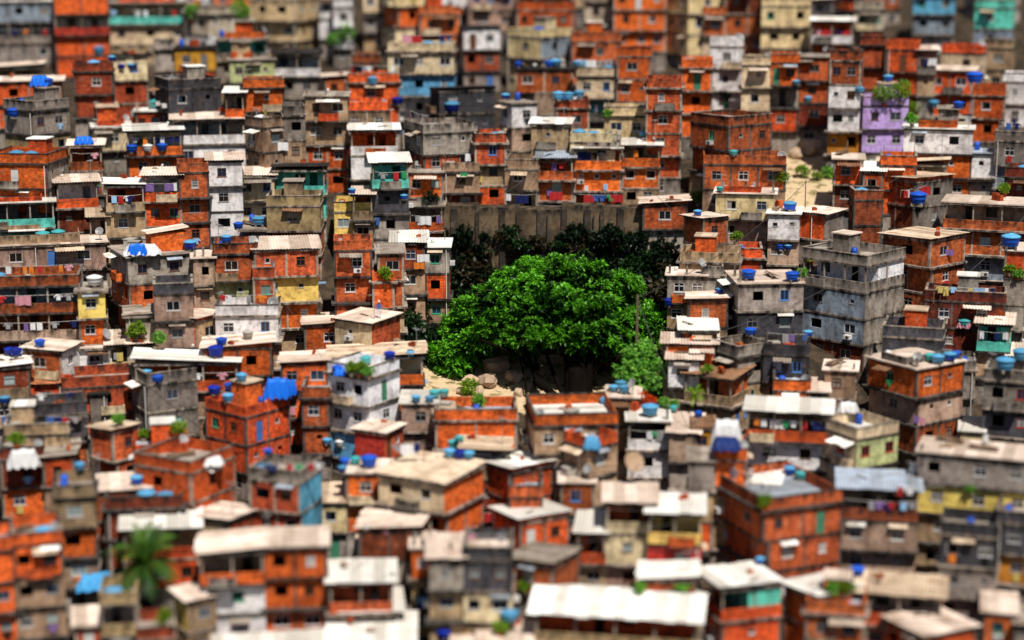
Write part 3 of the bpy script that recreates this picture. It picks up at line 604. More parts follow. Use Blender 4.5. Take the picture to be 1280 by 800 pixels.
# ------------------------------------------------------------------ the houses of the photograph
# span of the two visible faces and height of the wall top, storeys from the top down (capital: open terrace), roof | look | options
DATA = """
-14 72 72 3 lGg sw|teal-grey house with a white slab and washing terrace, topmost at the corner|lau=1
73 140 140 -14 bRbb pg|house with a long bright red terrace parapet|wf=0
141 236 236 5 Tcn sg|cream house under an open dark terrace with plants
232 262 298 12 cwg pw|narrow cream and white house beside the tall beige block
313 372 400 -30 cccn pg|tall plain beige apartment block near the hilltop|wf=2
400 440 440 -8 wwg pw|white house with small dark windows beside the beige block
272 336 336 50 Ggn sg|grey house with a twin-bay open terrace
222 272 272 62 ubg sk|ochre house with two windows squeezed between grey walls|wf=2
196 222 222 54 ggg pg|narrow blind grey wall house beside the ochre house|wf=0
290 345 345 76 mGg sg|pale green single-storey front with curtained windows|wf=2
344 402 402 70 Wgn ck|dark open terrace with a white rail beside the pale green front
98 146 146 82 bbgg pb|orange brick house with a dark window over grey storeys|wf=1
146 188 188 75 cbbg rk|cream room built over a brick storey under black roofing|wf=1
2 80 80 104 bbg cp|brick house with washed-out pale awning in the upper corner
12 47 92 131 gnng pg|tan-grey concrete house with a framed balcony opening|wf=0;wr=2
198 215 280 104 ssss pg|slate grey house with two white windows in its top floor|wr=2
285 358 358 102 bnng pg|cream house with a brick parapet storey|wf=2
358 436 436 122 nnbb sg|tan two-storey house standing on two brick storeys|wf=2
220 308 308 151 Wwg cp|white house with a brick-panelled terrace and two dark windows|wf=2
172 206 206 139 bg sw|small brick cube with a white slab on a dim roof
120 166 166 158 cg sw|low off-white house with a green window|wf=1
163 230 230 165 Bbg cw|dark brick terrace under a long pale sheet|lau=1
310 332 366 152 nnng pg|narrow stained tan tower beside the tan two-storey house|wr=1
-6 65 92 196 bbbg pg|square orange brick house with one window per floor beside grey wall|wf=1;sd=g
92 131 131 184 Bbg cp|shadowy brick terrace with a football crest banner on its rail
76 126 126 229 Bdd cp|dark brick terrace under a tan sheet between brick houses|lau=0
184 230 230 222 Bbbb cp|brick house with a laundry gallery under a pale lean-to|lau=1;wf=2
228 265 265 206 bbbb pg|tall orange brick block joined to the laundry gallery|wf=1
116 185 185 234 Nnnn yw|tan house with a white pergola on its terrace|wf=2;lau=1;ov=.2
265 306 306 203 wwwg cp|white three-storey house below a broad pale roof|wf=1
300 345 345 221 ccg cp|cream house with one window beside the turquoise house|wf=2
345 408 408 214 Ttg rk|turquoise house with a wide terrace opening|inn=t;lau=0
304 402 402 247 nbb pk|tan house with a black roof and a blue window|wf=2
418 442 442 3 wwg pw|white corner of a house at the top edge by green trees
455 500 500 -8 cgn sg|beige house with one square window high on the slope
525 576 576 11 bbg pb|orange-red brick house on its own among dark roofs
486 568 568 58 cqsg pw|cream house over a blue-white storey with three windows|wf=3
580 625 625 38 wbg rk|white hut with a black roof
633 676 715 40 cnn pk|twin house half cream and half blue-grey|sd=l;wf=1;wr=1
714 776 776 45 bbb pb|long brick house with plain orange parapet|wf=1
770 812 812 64 bbbg pb|stepped orange brick house beside the long brick house
730 800 800 4 ccg sg|cream row house behind a planted ledge|wf=2
644 716 716 88 bng sk|brick storey with a dark doorway on a tan base|wf=2
720 770 770 88 cGg pw|cream house with two windows over a dark balcony|wf=2
437 500 500 95 bbg pb|broad brick house with a pale blue tank on top|wf=1
433 486 486 130 nbb pb|tan house with a brick parapet and a red curtain|wf=2;pf=b
440 498 498 165 Wwg cw|white house with an open tan terrace under a pale sheet|lau=0
538 550 630 116 ssg xk|slate blue-grey house carrying a round blue tank|wr=2
505 530 598 159 gbbb pg|grey upper floor on two brick storeys with white windows|wr=2;h=2.35
625 640 671 131 wng sg|white box house with a brick flank
695 736 736 127 bbg pb|small orange brick house under a row of blue tanks|wf=1
754 806 806 137 cng pg|off-white house with washing on its roof terrace|wf=2
806 850 850 103 bbbbg pg|tall red brick tower with one window per floor|wf=1;h=2.5
850 888 888 78 bbbg pg|higher orange brick tower beside the white tower|wf=1
594 633 633 170 bnbb pw|narrow brick and tan house with washing from its window|wf=1;h=2.35
664 710 710 158 nnn cw|bare tan block with a broken terrace
712 768 768 169 cbb pw|cream house with two brown windows above the brick arcade|wf=2;h=2.35
631 672 672 202 nkb pg|bare block house with two tall dark bays|wf=1;h=2.35
672 716 716 200 BbB cb|brick house with a red cloth over its dark bay|lau=1;h=2.35
717 776 776 186 Bbk sw|brick house with washing terrace above an arcade of dark bays|wf=3;lau=1;winset=4;h=2.35
777 824 824 184 Bbn cw|narrow brick house under a white roof with shirts on its terrace|lau=1;wf=2;h=2.35
442 512 512 206 Tsgg cw|grey house topped by a green-turquoise terrace|inn=t;wf=2;lau=1
419 466 466 254 yg pg|small yellow house with a mouldy parapet|wf=2
512 554 554 216 bBb sg|brick house with washing on a low gallery
554 600 600 205 ndb pb|tan flat with a coloured cloth hung from its window|wf=1;h=2.35
885 926 926 52 wwwg pw|white tower of three floors with dark windows|wf=1
925 960 960 75 cccg pg|cream tower joined to the white tower|wf=1
877 906 906 12 bcg pg|cream room under a brick attic beside the pale tower
950 1010 1010 2 ccng pw|tall pale cream tower near the top edge|wf=2
1012 1062 1062 31 WWng cw|white double-deck terrace house
1066 1102 1102 6 cnn pg|grey-cream house with a stair tower
1072 1102 1102 50 bbbb pb|tall narrow windowless brick shaft|wf=0
1104 1166 1166 56 bbbg pb|brick house behind the windowless shaft|wf=1
1174 1226 1226 60 cng pb|cream house with a brick parapet near the turquoise house|wf=1;pf=b
1226 1262 1262 54 nng pg|tan house below the turquoise house|wf=1
1216 1262 1262 4 tlg pw|turquoise house at the top edge
1140 1190 1190 -6 qlg sw|house with a washed sky blue front|wf=2
958 996 996 72 bkbg pb|brick house over one deep dark bay
995 1034 1034 74 bbdg sg|plain brick house beside the white house|wf=1
1033 1071 1071 70 bwwug pb|white house with a brick attic and ochre base|wf=2
1066 1076 1131 124 ppg pw|purple house with a notched terrace wall|wr=2
1128 1212 1212 163 wbb sw|long white house over a brick storey|wf=2
1157 1212 1212 92 bbg cp|brick house below the big spherical blue tank
1190 1252 1252 112 bbg pb|brick house with a white terrace parapet|wf=1
1250 1284 1284 95 wwg pw|white house at the edge beneath pale roofs
860 908 962 150 bbnn pg|large brick house with a tan base and a corner terrace|wf=1;wr=2
878 980 980 197 bng pb|long brick front with tan arched floor beside the dirt clearing|wf=3
893 966 966 243 cng sp|low cream house with a green arched window|wf=2
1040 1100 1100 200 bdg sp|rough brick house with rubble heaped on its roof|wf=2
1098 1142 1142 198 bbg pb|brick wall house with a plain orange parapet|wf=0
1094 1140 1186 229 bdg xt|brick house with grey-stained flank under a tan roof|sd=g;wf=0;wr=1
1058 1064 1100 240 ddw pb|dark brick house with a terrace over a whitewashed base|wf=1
1240 1284 1284 168 glg pg|grey house with a yellow terrace above pale blue storey|wf=1
1210 1242 1242 192 wg sb|small white house under a bluish sheet|wf=1
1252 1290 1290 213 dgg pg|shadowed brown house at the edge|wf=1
1096 1180 1180 208 Nn xt|long shed with a thin tan roof and grey stalls|lau=0
-14 72 72 252 Ttg sw|turquoise terrace house at the edge of the slope|inn=s;lau=0
-6 56 56 287 Bn sw|small brick roof room with a white canopy|lau=0
4 136 136 302 nnn sp|wide grey-beige house with three pairs of white windows|wf=3;winset=2
-8 105 105 345 BNNg pg|long house with a brick balcony over a concrete balcony and white pillars|lau=1
104 137 137 362 ybgg sg|yellow-fronted narrow house with one grid window|wf=1;winset=0
144 165 246 322 gbbg sg|brick house under a white and blue awning sheet
162 246 246 355 nnng pg|house with a black balcony wall above tan storeys|wf=2;pf=s
246 326 326 306 bmng pb|half-ruined brick house with broken pillars above a pale green floor|wf=2
322 400 400 312 bybn cp|brick and yellow house under a tan slab|wf=2
320 347 347 336 bwnn pb|narrow brick bay with one white window|wf=1
273 350 350 382 wng pg|blotchy white house with washing at its window|wf=2
212 250 288 402 bbg xp|brick hut with a light plank roof and a blue window|sd=n;wr=1;wf=0
36 82 106 439 bbg yp|brick hut with a white end wall and a door|sd=w;wf=1;wr=1
100 142 142 432 wb sp|white cottage front with a pink wall|wf=1
139 216 216 428 Cb cp|cream cottage with long plank roof and blue trousers on the line|lau=1
84 180 180 467 bb pg|brick ground floor with pale framed windows below the cottages|wf=3
258 342 342 434 bbg xp|brick cottage with two dark windows under a pale roof|wf=2
174 300 300 453 Bnn yw|house under a big white sloping roof with red and blue washing|lau=1
166 188 250 468 ggg pg|grey block house with a parapet and one small white window|wr=1;wf=0
-10 42 42 457 bng xw|brick house under an arched white roof|wf=1
40 82 82 478 ob to|little brick house with a clay tile roof
-10 40 40 484 ng pp|low tan house with a blue tank and rough wall|wf=1
354 412 412 453 bbb xp|orange brick house with pink-white roof sheets|wf=2
260 310 366 508 bbg pb|brick house with a long L-shaped brick parapet|wf=2;wr=2
382 440 440 406 bn xp|low brick shed beside the white cottage under a patched roof|wf=1
420 494 494 302 bbbg pb|red brick house with a rounded orange parapet|wf=2
474 506 506 316 bbng sg|narrow brick house with a corner pipe|wf=1
492 532 532 305 bnng cw|brick stilt house with orange and white washing|lau=0;wf=1
532 562 562 309 gbng sw|grey stilt room with two pale green windows|wf=2;winset=10
512 554 554 258 Bbn sg|brick gallery house with a row of white washing|lau=1
420 466 502 405 cbg cp|cream cottage with a brick side wing|sd=b;wf=1;wr=0
415 530 530 446 Bbg xt|brick shed under a long patched tan roof|lau=0
412 462 502 460 vvqg pw|white three-storey house with a roof garden and pale blue base|wf=2;wr=1;winset=0;sd=v
503 566 566 502 nng sw|flat white-topped house with turquoise tanks|wf=1
545 646 646 511 bng pb|low house behind a long orange brick parapet|wf=0
853 877 908 276 bng xp|small orange brick house with a grey side and one white window|wf=0;wr=1
803 858 858 256 bg xp|brick shed perched on thin stilts above the gully|wf=1
958 996 996 268 wng sw|little white house with two openings|wf=2
996 1030 1051 270 bgg cp|orange brick gable with a grey side|sd=g;wf=0;wr=0
917 951 951 312 bg pb|plain orange brick box|wf=0
848 920 920 318 ngg pk|tan house behind a long mouldy grey parapet|wf=1
833 880 880 344 gng sp|grey house with two white grid windows by the gully|wf=2;winset=0
878 902 902 334 gng pg|blank concrete box between low roofs|wf=0
905 920 1000 354 gssg sp|tall stained grey house with a tan lean-to|wr=2;wf=0
858 908 908 376 bng xp|brick house with a tilted light roof next to the stained grey house|wf=1
998 1078 1126 322 Glld pg|big grey house with a white-walled balcony above a pale blue-grey floor|inn=v;wf=2;wr=0;lau=0;sd=g
1098 1157 1200 303 bbbg xt|brick house with a broad tan slab roof and shaded flank|wf=1;wr=1
1176 1284 1284 258 Bblg sp|brick house with terrace stalls above a pale blue storey|wf=3;lau=0
1250 1276 1276 314 bggg sp|brick pillar room under the round blue tank|wf=0
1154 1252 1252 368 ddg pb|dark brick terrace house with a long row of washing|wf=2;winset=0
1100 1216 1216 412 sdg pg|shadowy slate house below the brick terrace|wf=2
1218 1284 1284 407 Tng cp|turquoise balcony house under a tan roof|inn=t;lau=1
886 920 962 434 gng pg|tan house behind a grey slab parapet with a stand on top|wf=1;wr=1
952 1008 1008 432 sng pp|tan house with blue windows below a pinkish roof|wf=2;winset=9
853 912 938 474 Nng cr|lean-to house under a wide rusty brown roof|lau=0
964 1032 1032 476 byg pb|yellowish house with a white baluster balcony in brick|wf=2
1028 1066 1066 462 nng sp|grey annex with a small roof shelter|wf=1
1078 1140 1198 460 bnbg sp|large brick house with dark streaks and small white windows|wf=1;wr=2
1224 1290 1290 466 gssg pg|grey block house with big blue tanks and a red window|wf=2;winset=11
850 892 892 414 bng cw|low brick house with a white sheet roof near the small tree|wf=1
828 892 892 431 bcg cp|cottage with a long thin white roof by the small tree|wf=0
834 872 872 450 wng cp|whitewashed cottage with a narrow window and pink roof|wf=1
50 114 114 502 sbb pg|dark slab-topped house with a brick room|wf=1
14 92 92 528 nbg pp|tan walled yard house with rubble|wf=0
116 137 137 490 gg sk|narrow grey chimney-like tower|wf=0
119 145 177 540 bbb xt|brick corner house with planks on its roof|wf=0;wr=1
174 240 240 552 bbg pb|low brick terrace beside the grey block house|wf=0
174 244 300 576 bbbg pg|brick house with broad flat roof and clutter|wf=1;wr=1
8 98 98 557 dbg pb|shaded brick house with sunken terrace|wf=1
380 414 414 484 bbg pb|brick house with a wide dark opening beside the white house|wf=1
445 482 506 541 rrg cp|red painted house with a light lean-to roof|sd=b;wf=0;wr=2
545 636 636 562 Nbg yt|tan sheet-roofed house behind the red painted house|lau=0
402 486 486 588 bbg sp|brick house with a terrace full of tanks|wf=2
474 556 606 602 cbng ct|cream house with rag washing and a brick side|sd=b;wf=2;wr=0
604 640 692 589 bbg xw|brick house with a dazzling white roof|wf=1;wr=1
316 378 406 588 bbbg pg|house with a sky blue side wall and cluttered terrace|sd=q;wf=2;wr=0;pf=g
656 668 771 518 nnng pw|tan house with a brick parapet and pale roof below the big tree|wr=3;wf=0;winset=0;dep=8.6;pf=b
704 735 770 546 nnng pb|tan house with a bright orange brick parapet and pale blue bins|wf=0;wr=1;pf=b
756 796 796 495 nng sp|tan tower carrying pale blue tanks|wf=0
784 870 870 524 Wwg sw|white house with a dark laundry balcony|lau=1;wf=1;inn=s
864 890 890 532 ubg sr|small yellow-ochre hut with a brown roof|wf=1
930 1032 1032 517 Owng cw|white house with an orange balcony and pink washing|lau=1;wf=2
1022 1066 1116 535 cccg pw|cream corner house with a green-painted roof terrace|wf=1;wr=2;sd=m;winset=11
858 930 930 560 bnng pb|low brick wing beside the white balcony house|wf=0
868 968 968 605 Wng cw|pavilion under a bluish-white sheet roof|lau=0
1142 1284 1284 573 gynng sp|long yellow and grey house with a flat pale slab|wf=3;winset=0
1170 1240 1240 655 sggg pg|grey three-storey house below the yellow house|wf=2
1238 1290 1290 640 sugg pg|ochre-stained house at the edge with dark parapet|wf=1
1046 1142 1142 612 Dnng cb|tan house with a brick washing terrace|lau=1;wf=2
880 950 1048 622 bbbg pb|large orange brick house with a deep brick parapet|wf=2;wr=2
868 900 974 735 Bbb xw|brick house under a big white roof with dark open loft|lau=0
976 1020 1072 746 bbg xw|brick house below a white sheet roof beside the large orange house|wf=0;wr=1
1068 1172 1172 745 Bbg ct|shack with a crumpled tan tarpaulin-like roof|lau=0
1100 1150 1214 794 bbg xp|brick house with a big pinkish slab, lowest of its row
1224 1290 1290 762 bbg sp|brick house under a tan roof near the lowest corner
1004 1076 1076 752 bbg pb|small brick house with roof plants in front of the white roofs
76 126 126 604 nbng pg|tan house with a wide four-pane window|wf=1;winset=2
26 86 86 660 bnng pg|brick and tan stack of three small floors|wf=2
-10 30 30 668 bbbg pb|brick house at the edge with washing
124 192 192 606 bbg sp|brick house with a light roof and one blue tank|wf=1
138 232 232 618 dbg pg|brick house with a brown walled roof yard|wf=0
160 252 252 656 Bbg cw|brick veranda under a white sheet above the palm|lau=0
244 290 330 652 cbg xp|cottage with a pinkish roof and brick end wall|sd=b;wf=0;wr=1
256 334 334 686 Bwwg xp|pinkish white house with a dark veranda|wf=1;lau=0
332 412 412 676 bbbb sp|orange brick block of three floors with overhanging slabs|wf=2
222 238 274 748 yng yp|shack with a yellow side and tan roof|sd=n;wf=0;wr=1
98 176 176 736 Ngg pg|dim grey house below a blue pool-like tarp|lau=0
450 526 536 660 dgg xp|dark stone house with a pale pinkish roof|wf=0
538 640 640 681 scng pp|cream house with a black parapet and two windows|wf=2
616 650 712 652 bbg xw|brick house with a wide white roof beside the washing terrace|wf=0;wr=2
636 706 706 606 bbg pb|brick house with an open walled roof yard|wf=0
700 742 742 600 bbg sp|orange brick room with one dark window|wf=1
720 816 816 626 Ccng cp|cream house with a rag-hung terrace under a pink roof|lau=1
634 690 724 706 bng xg|brick house under a long grey-pink roof|wf=1;wr=0
808 874 874 640 Yrbg cw|house with a bright yellow shutter under a white roof|inn=y;lau=0
666 868 868 772 Ndd dw|hall under a very big white hipped roof on posts|lau=0;ov=.6;pit=10;dep=6.4
412 516 516 802 Bb cw|house under the big white roof at the bottom edge|lau=0;pit=8;dep=5
414 492 492 724 Bng cw|open shed under a white roof by the bottom tanks|lau=0
516 542 542 680 onn sp|narrow orange pillar house
566 662 662 806 bb cp|house under a pale roof with a light blue tank|wf=1
800 868 868 722 bng xw|low brick house under a white roof behind the hall|wf=1
274 424 424 804 bb cw|long white roof along the bottom edge of the view|pit=3;dep=3
430 502 502 762 Nb cw|pale shelter between white roofs near the bottom|lau=0
"""
def parse(v):
    try: return int(v)
    except ValueError:
        try: return float(v)
        except ValueError: return v
for ln in DATA.strip().split('\n'):
    a, lab, *o = ln.split('|')
    a = a.split(); st = a[4]
    st = st.replace('T', 'T')
    kw = dict((k.split('=')[0], parse(k.split('=')[1])) for k in (o[0].split(';') if o and o[0] else []))
    xL, xC, xR, yT = map(int, a[:4])
    srng = random.Random(lab)
    wid = ['three', 'pairs', 'wide', 'long', 'broad', 'row', 'twin', 'shed', 'roof at', 'hall', 'arcade', 'gallery', 'arched', 'cottage', 'pavilion', 'veranda', 'white roof', 'shack', 'view', 'dark bay', 'clothes', 'washing']
    if xC == xR and xR - xL >= 60 and xL > 0 and not any(q in lab for q in wid) and srng.random() < .75:
        k = int((xR - xL) * srng.uniform(.32, .44)); top = srng.choice('bbnggcb' if st[0] != 'b' else 'nngcgb'); rf = srng.choice(['pg', 'pb', 'sg', 'cw', 'cp', 'ct', 'sp', 'xg'])
        word = {'b': 'brick', 'n': 'tan', 'g': 'grey', 'c': 'cream'}[top]; n2 = max(1, len(st) - srng.choice((0, 1)))
        drop = 9 + (30 if n2 < len(st) else srng.randint(2, 9)); st2 = (top.upper() if rf[0] == 'c' and srng.random() < .5 else top) + ''.join(srng.choice('bng' + top) for _ in range(n2 - 2)) + ('g' if n2 > 1 else '')
        sw = ' '.join(lab.split()[:8])
        while sw.split()[-1] in ('a', 'the', 'with', 'and', 'of', 'over', 'under', 'on', 'in', 'its', 'two', 'one', 'beside', 'to', 'by', 'at', 'dark', 'brick', 'white', 'black', 'between', 'above', 'below', 'joined', 'per', 'next', 'round', 'pale', 'green', 'from', 'behind', 'near', 'high', 'grey', 'tan', 'purple', 'blue', 'red', 'small', 'top', 'squeezed', 'plain', 'square', 'mouldy'): sw = ' '.join(sw.split()[:-1])
        lab2 = 'lower %s house by the %s' % (word, sw)
        if srng.random() < .5: xa, xL = xL, xL + k; house(xa, xa + k, xa + k, yT + drop, st2, rf, lab2)
        else: xb, xR = xR, xR - k; xC = xR; house(xb - k, xb, xb, yT + drop, st2, rf, lab2)
        if 'wf' in kw and kw['wf'] > 1 and 'two' not in lab: kw['wf'] -= 1
    house(xL, xC, xR, yT, st, a[5], lab, **kw)

# bare gaps between them get more houses of the same kinds
KEEP = [(540, 800, 250, 345), (548, 640, 345, 500), (530, 845, 310, 502), (505, 560, 372, 445), (968, 1058, 168, 262), (790, 850, 400, 500)]
CW_ = 6
cols, r0, rows = int(1300 / CW_), -14, int((800 + 50) / CW_)
grid = [[False] * (cols + 6) for _ in range(rows)]
def mark(x0, x1, y0, y1):
    for r in range(max(0, int((y0 - r0) / CW_)), min(rows, int((y1 - r0) / CW_) + 1)):
        for c in range(max(0, int((x0 + 12) / CW_)), min(cols, int((x1 + 12) / CW_) + 1)): grid[r][c] = True
for k in COVER + KEEP: mark(*k)
FK = {'b': ('brick', 46), 'd': ('dark brick', 8), 'g': ('grey', 11), 'n': ('tan', 12), 'c': ('cream', 10), 'w': ('white', 7), 's': ('slate grey', 4), 'y': ('yellow', 1), 'l': ('blue-grey', 2), 'i': ('pink', 1)}
RK = {'pg': 'flat roof', 'pb': 'walled roof', 'cw': 'white sheet roof', 'cp': 'pinkish sheet roof', 'ct': 'tan sheet roof', 'sw': 'pale slab', 'sg': 'grey slab', 'xp': 'tilted pale roof', 'xg': 'tilted grey roof', 'rk': 'black roof', 'yw': 'slanting white roof'}
frng = random.Random(5)
NAMED = [(h, h['label']) for h in HOUSES]
seen = set()
fill_n = 0
for r in range(rows):
    for c in range(cols):
        if grid[r][c]: continue
        c2 = c
        while c2 < cols and not grid[r][c2] and (c2 - c) * CW_ < 78: c2 += 1
        wpx = (c2 - c) * CW_
        r2 = r
        while r2 < rows and not grid[r2][(c + c2) // 2]: r2 += 1
        hpx = (r2 - r) * CW_
        if wpx < 24 or hpx < 18:
            for k in range(c, max(c + 1, c2)): grid[r][k] = True
            continue
        wpx = min(wpx, frng.randint(42, 80))
        x0 = c * CW_ - 12 - 2; x1 = x0 + wpx + 4; y0 = r * CW_ + r0
        sp = SH * FP / depth((x0 + x1) / 2, y0 + 40)
        roof = frng.choices(list(RK), [9, 12, 10, 11, 9, 6, 8, 9, 6, 5, 4])[0]
        n = max(1, min(3, round(hpx / sp + .3)))
        top = frng.choices(list(FK), [v[1] for v in FK.values()])[0]
        st = ''
        for k in range(n):
            f = top if frng.random() < .75 else frng.choices(list(FK), [v[1] for v in FK.values()])[0]
            st += f.upper() if (k == 0 and roof[0] in 'cxy' and frng.random() < .4) else f
        st += 'g'
        near = sorted(NAMED, key=lambda q: (project(q[0]['ctr'])[0] - (x0 + x1) / 2) ** 2 + (2 * (q[0]['yT'] - y0)) ** 2)
        xx = frng.random()
        xC = x0 + int((x1 - x0) * frng.uniform(.3, .8)) if (xx < .4 and wpx > 50) else x1
        nm = None
        for q in near[:8]:
            for adj in (FK[top][0], 'small ' + FK[top][0], 'plain ' + FK[top][0], 'low ' + FK[top][0]):
                base_ = ' '.join(q[1].split()[:7])
                while base_.split()[-1] in ('a', 'the', 'with', 'and', 'of', 'over', 'under', 'on', 'in', 'its', 'two', 'one', 'beside', 'to', 'very', 'between', 'above', 'behind', 'below', 'from', 'by', 'high', 'at', 'small', 'pale', 'white', 'brick', 'dark', 'big', 'long', 'broad', 'tan', 'grey'):
                    base_ = ' '.join(base_.split()[:-1])
                lab = '%s house, %s, next to the %s' % (adj, RK[roof], base_)
                if lab not in seen and len(lab.split()) <= 16: nm = lab; break
            if nm: break
        if not nm: continue
        seen.add(nm)
        house(x0, xC, x1, y0 + (4 if roof[0] in 'cxy' else 0), st, roof, nm)
        fill_n += 1
        mark(*COVER[-1])
print('houses', len(HOUSES), 'fillers', fill_n)

# ------------------------------------------------------------------ finding where a thing stands
from mathutils.bvhtree import BVHTree
def rootof(o):
    while o.parent: o = o.parent
    return o
def seen_tree():                        # everything built so far as one ray tree, each face with its thing
    C.view_layer.update()
    V, F, own = [], [], []
    for o in COL.objects:
        if o.type != 'MESH': continue
        me = o.data; mw = o.matrix_world; i0 = len(V); r = rootof(o)
        V.extend([mw @ v.co for v in me.vertices])
        for p in me.polygons:
            F.append([i0 + k for k in p.vertices]); own.append(r)
    return BVHTree.FromPolygons(V, F), own
TREE, OWN = seen_tree()
ROOTL = {h['root'].name: h['label'] for h in HOUSES}
CUT = ('a', 'the', 'with', 'and', 'of', 'over', 'under', 'on', 'in', 'its', 'two', 'one', 'beside', 'to', 'very', 'between', 'above', 'behind', 'below', 'from', 'by', 'high', 'at', 'small', 'pale', 'white', 'brick', 'dark', 'big', 'long', 'broad', 'tan', 'grey', 'next', 'light', 'three', 'orange', 'single', 'blue', 'cream', 'wide', 'green', 'shaded', 'flat', 'yellow')
def short(lab, n=8):
    w = lab.replace(',', '').split()[:n]
    while len(w) > 2 and w[-1] in CUT: w.pop()
    return ' '.join(w)
SHORTS = {}
for h in HOUSES:
    n = 5
    while True:
        s_ = short(h['label'], n)
        if sum(1 for k in HOUSES if k['label'].replace(',', '').startswith(s_)) == 1 or n > 15: break
        n += 1
    SHORTS[h['label']] = s_
def cast(px, py):
    d = ray(px, py).normalized()
    loc, nor, k, _ = TREE.ray_cast(CAM, d)
    if loc is None: return False, CAM + d * 250, -d, 0, None, None
    if nor.dot(d) > 0: nor = -nor
    return True, loc, nor, k, OWN[k], None
def place(px, py, span=16, onlyhouse=False):
    """nearest upward surface seen at (or just under / over) this spot of the view."""
    best = None
    for k in range(0, span, 2):
        for s in ((k, -k) if k else (0,)):
            hit, loc, nor, _, ob, _ = cast(px, py + s)
            if hit and nor.z > .75:
                r = rootof(ob)
                if r.name == 'hillside' and onlyhouse: continue
                return loc, r
    hit, loc, nor, _, ob, _ = cast(px, py)
    return loc, rootof(ob)
def whose(r, loc=None):
    l = ROOTL.get(r.name)
    if l is None:
        if loc is None: return None
        h = min(HOUSES, key=lambda q: (q['ctr'] - loc).length); l = h['label']
    return SHORTS[l]
USEDL = {}
rng = random.Random(11)

# ------------------------------------------------------------------ water tanks
def tank_proto(col):
    mb = MB(); n = 20
    mb.lathe([(0, 0), (.56, 0), (.58, .04), (.63, .28), (.66, .30), (.66, .34), (.69, .60), (.73, .62), (.73, .70), (.70, .71)], n)
    me = mb.mesh('tank_body', [TANKM[col]], True)
    lb = MB(); lb.lathe([(.75, .66), (.76, .72), (.70, .76), (.40, .87), (.20, .90), (.18, .94), (0, .95)], n)
    return me, lb.mesh('lid', [TANKM[col]], True), lb.mesh('lid', [TANKM['pale blue' if 'blue' in col and col != 'pale blue' else 'white' if col == 'grey' else col]], True)
TP = {k: tank_proto(k) for k in TANKM}
bb = MB(); bb.box(-.45, -.25, -.5, .5, -.25, -.001); bb2 = MB(); bb2.box(.25, .45, -.5, .5, -.25, -.001)
BLK = [bb.mesh('support_block', [CONC]), bb2.mesh('support_block', [CONC])]
def tank(loc, owner, col, s=1.0, lidless=None):
    lab = 'round %s water tank on the %s' % (col, owner)
    grp = 'water tanks on the %s' % owner
    me, l1, l2 = TP[col]
    t = thing('water_tank', lab, 'water tank', loc + Vector((0, 0, .24 * s)), rng.uniform(0, 6), grp); t.scale = (s, s, s * rng.uniform(.88, 1.1))
    link('tank_body', me, t); link('lid', l1 if rng.random() < .6 else l2, t)
    for b in BLK: link('support_block', b, t)
    return t
TK = """565 142 20 deep blue;1218 104 22 blue;140 87 10 deep blue;152 87 10 deep blue;164 87 10 deep blue;124 69 14 pale blue;165 192 15 blue;185 190 13 white;203 189 14 blue
593 73 14 blue;686 85 12 blue;648 85 11 blue;466 95 14 pale blue;497 132 15 deep blue;632 125 12 deep blue;698 126 15 pale blue;711 126 14 pale blue;724 124 14 pale blue;721 84 11 pale blue;730 84 10 pale blue;804 168 12 pale blue
995 105 10 pale blue;1167 135 14 pale blue;1198 137 14 blue;1010 140 10 pale blue;917 195 11 turquoise;900 242 10 turquoise;872 270 11 blue;1019 249 11 blue;1110 107 13 blue;1075 117 12 pale blue;1060 60 10 blue;18 148 18 blue;60 112 14 blue
50 434 14 blue;20 446 16 deep blue;277 432 15 blue;270 441 20 deep blue;238 299 17 deep blue;283 290 13 blue;298 287 13 blue;310 424 14 grey;6 505 15 blue;268 494 17 deep blue;288 485 16 blue;285 495 15 pale blue;302 491 14 pale blue;197 473 15 blue;12 440 14 deep blue
422 467 15 blue;457 456 14 turquoise;487 456 15 deep blue;513 446 11 pale blue;520 503 12 pale blue;537 503 12 pale blue;543 498 14 turquoise;555 496 13 turquoise;568 548 17 turquoise;574 553 12 turquoise;562 572 15 pale blue;575 574 15 deep blue;586 572 15 pale blue;409 556 13 pale blue;425 563 12 white;431 578 13 blue;444 581 14 turquoise;428 586 12 blue
767 490 13 pale blue;780 492 15 pale blue;776 485 14 pale blue;938 412 15 blue;1015 427 17 blue;813 354 14 grey;828 353 12 blue;837 384 15 deep blue;899 367 10 deep blue;985 313 11 blue;975 313 11 blue;990 352 18 blue;1103 314 19 deep blue;1263 317 24 blue;1147 257 22 blue
1172 459 17 pale blue;1187 460 17 blue;1163 448 15 turquoise;1205 416 16 turquoise;1256 465 24 pale blue;1276 466 22 pale blue;1002 594 17 turquoise;988 592 18 blue;1072 720 18 blue;171 602 17 blue;530 762 20 deep blue;555 791 20 deep blue;637 776 24 pale blue;335 575 12 blue;100 590 14 pale blue;25 590 14 turquoise
842 515 10 turquoise;873 522 9 blue;755 505 9 pale blue;950 705 12 blue;1196 448 12 blue;1010 425 12 blue;300 625 12 blue;712 270 9 blue;505 250 9 blue;440 243 10 blue"""
for it in TK.replace('\n', ';').split(';'):
    a = it.split(); x, y, wd = int(a[0]), int(a[1]), int(a[2]); col = ' '.join(a[3:])
    loc, r = place(x, y)
    if r.name == 'hillside': continue
    d = (loc - CAM).dot(AX)
    s = max(.55, min(1.35, wd * d / FP / 1.5))
    tank(loc, whose(r, loc), col, s)
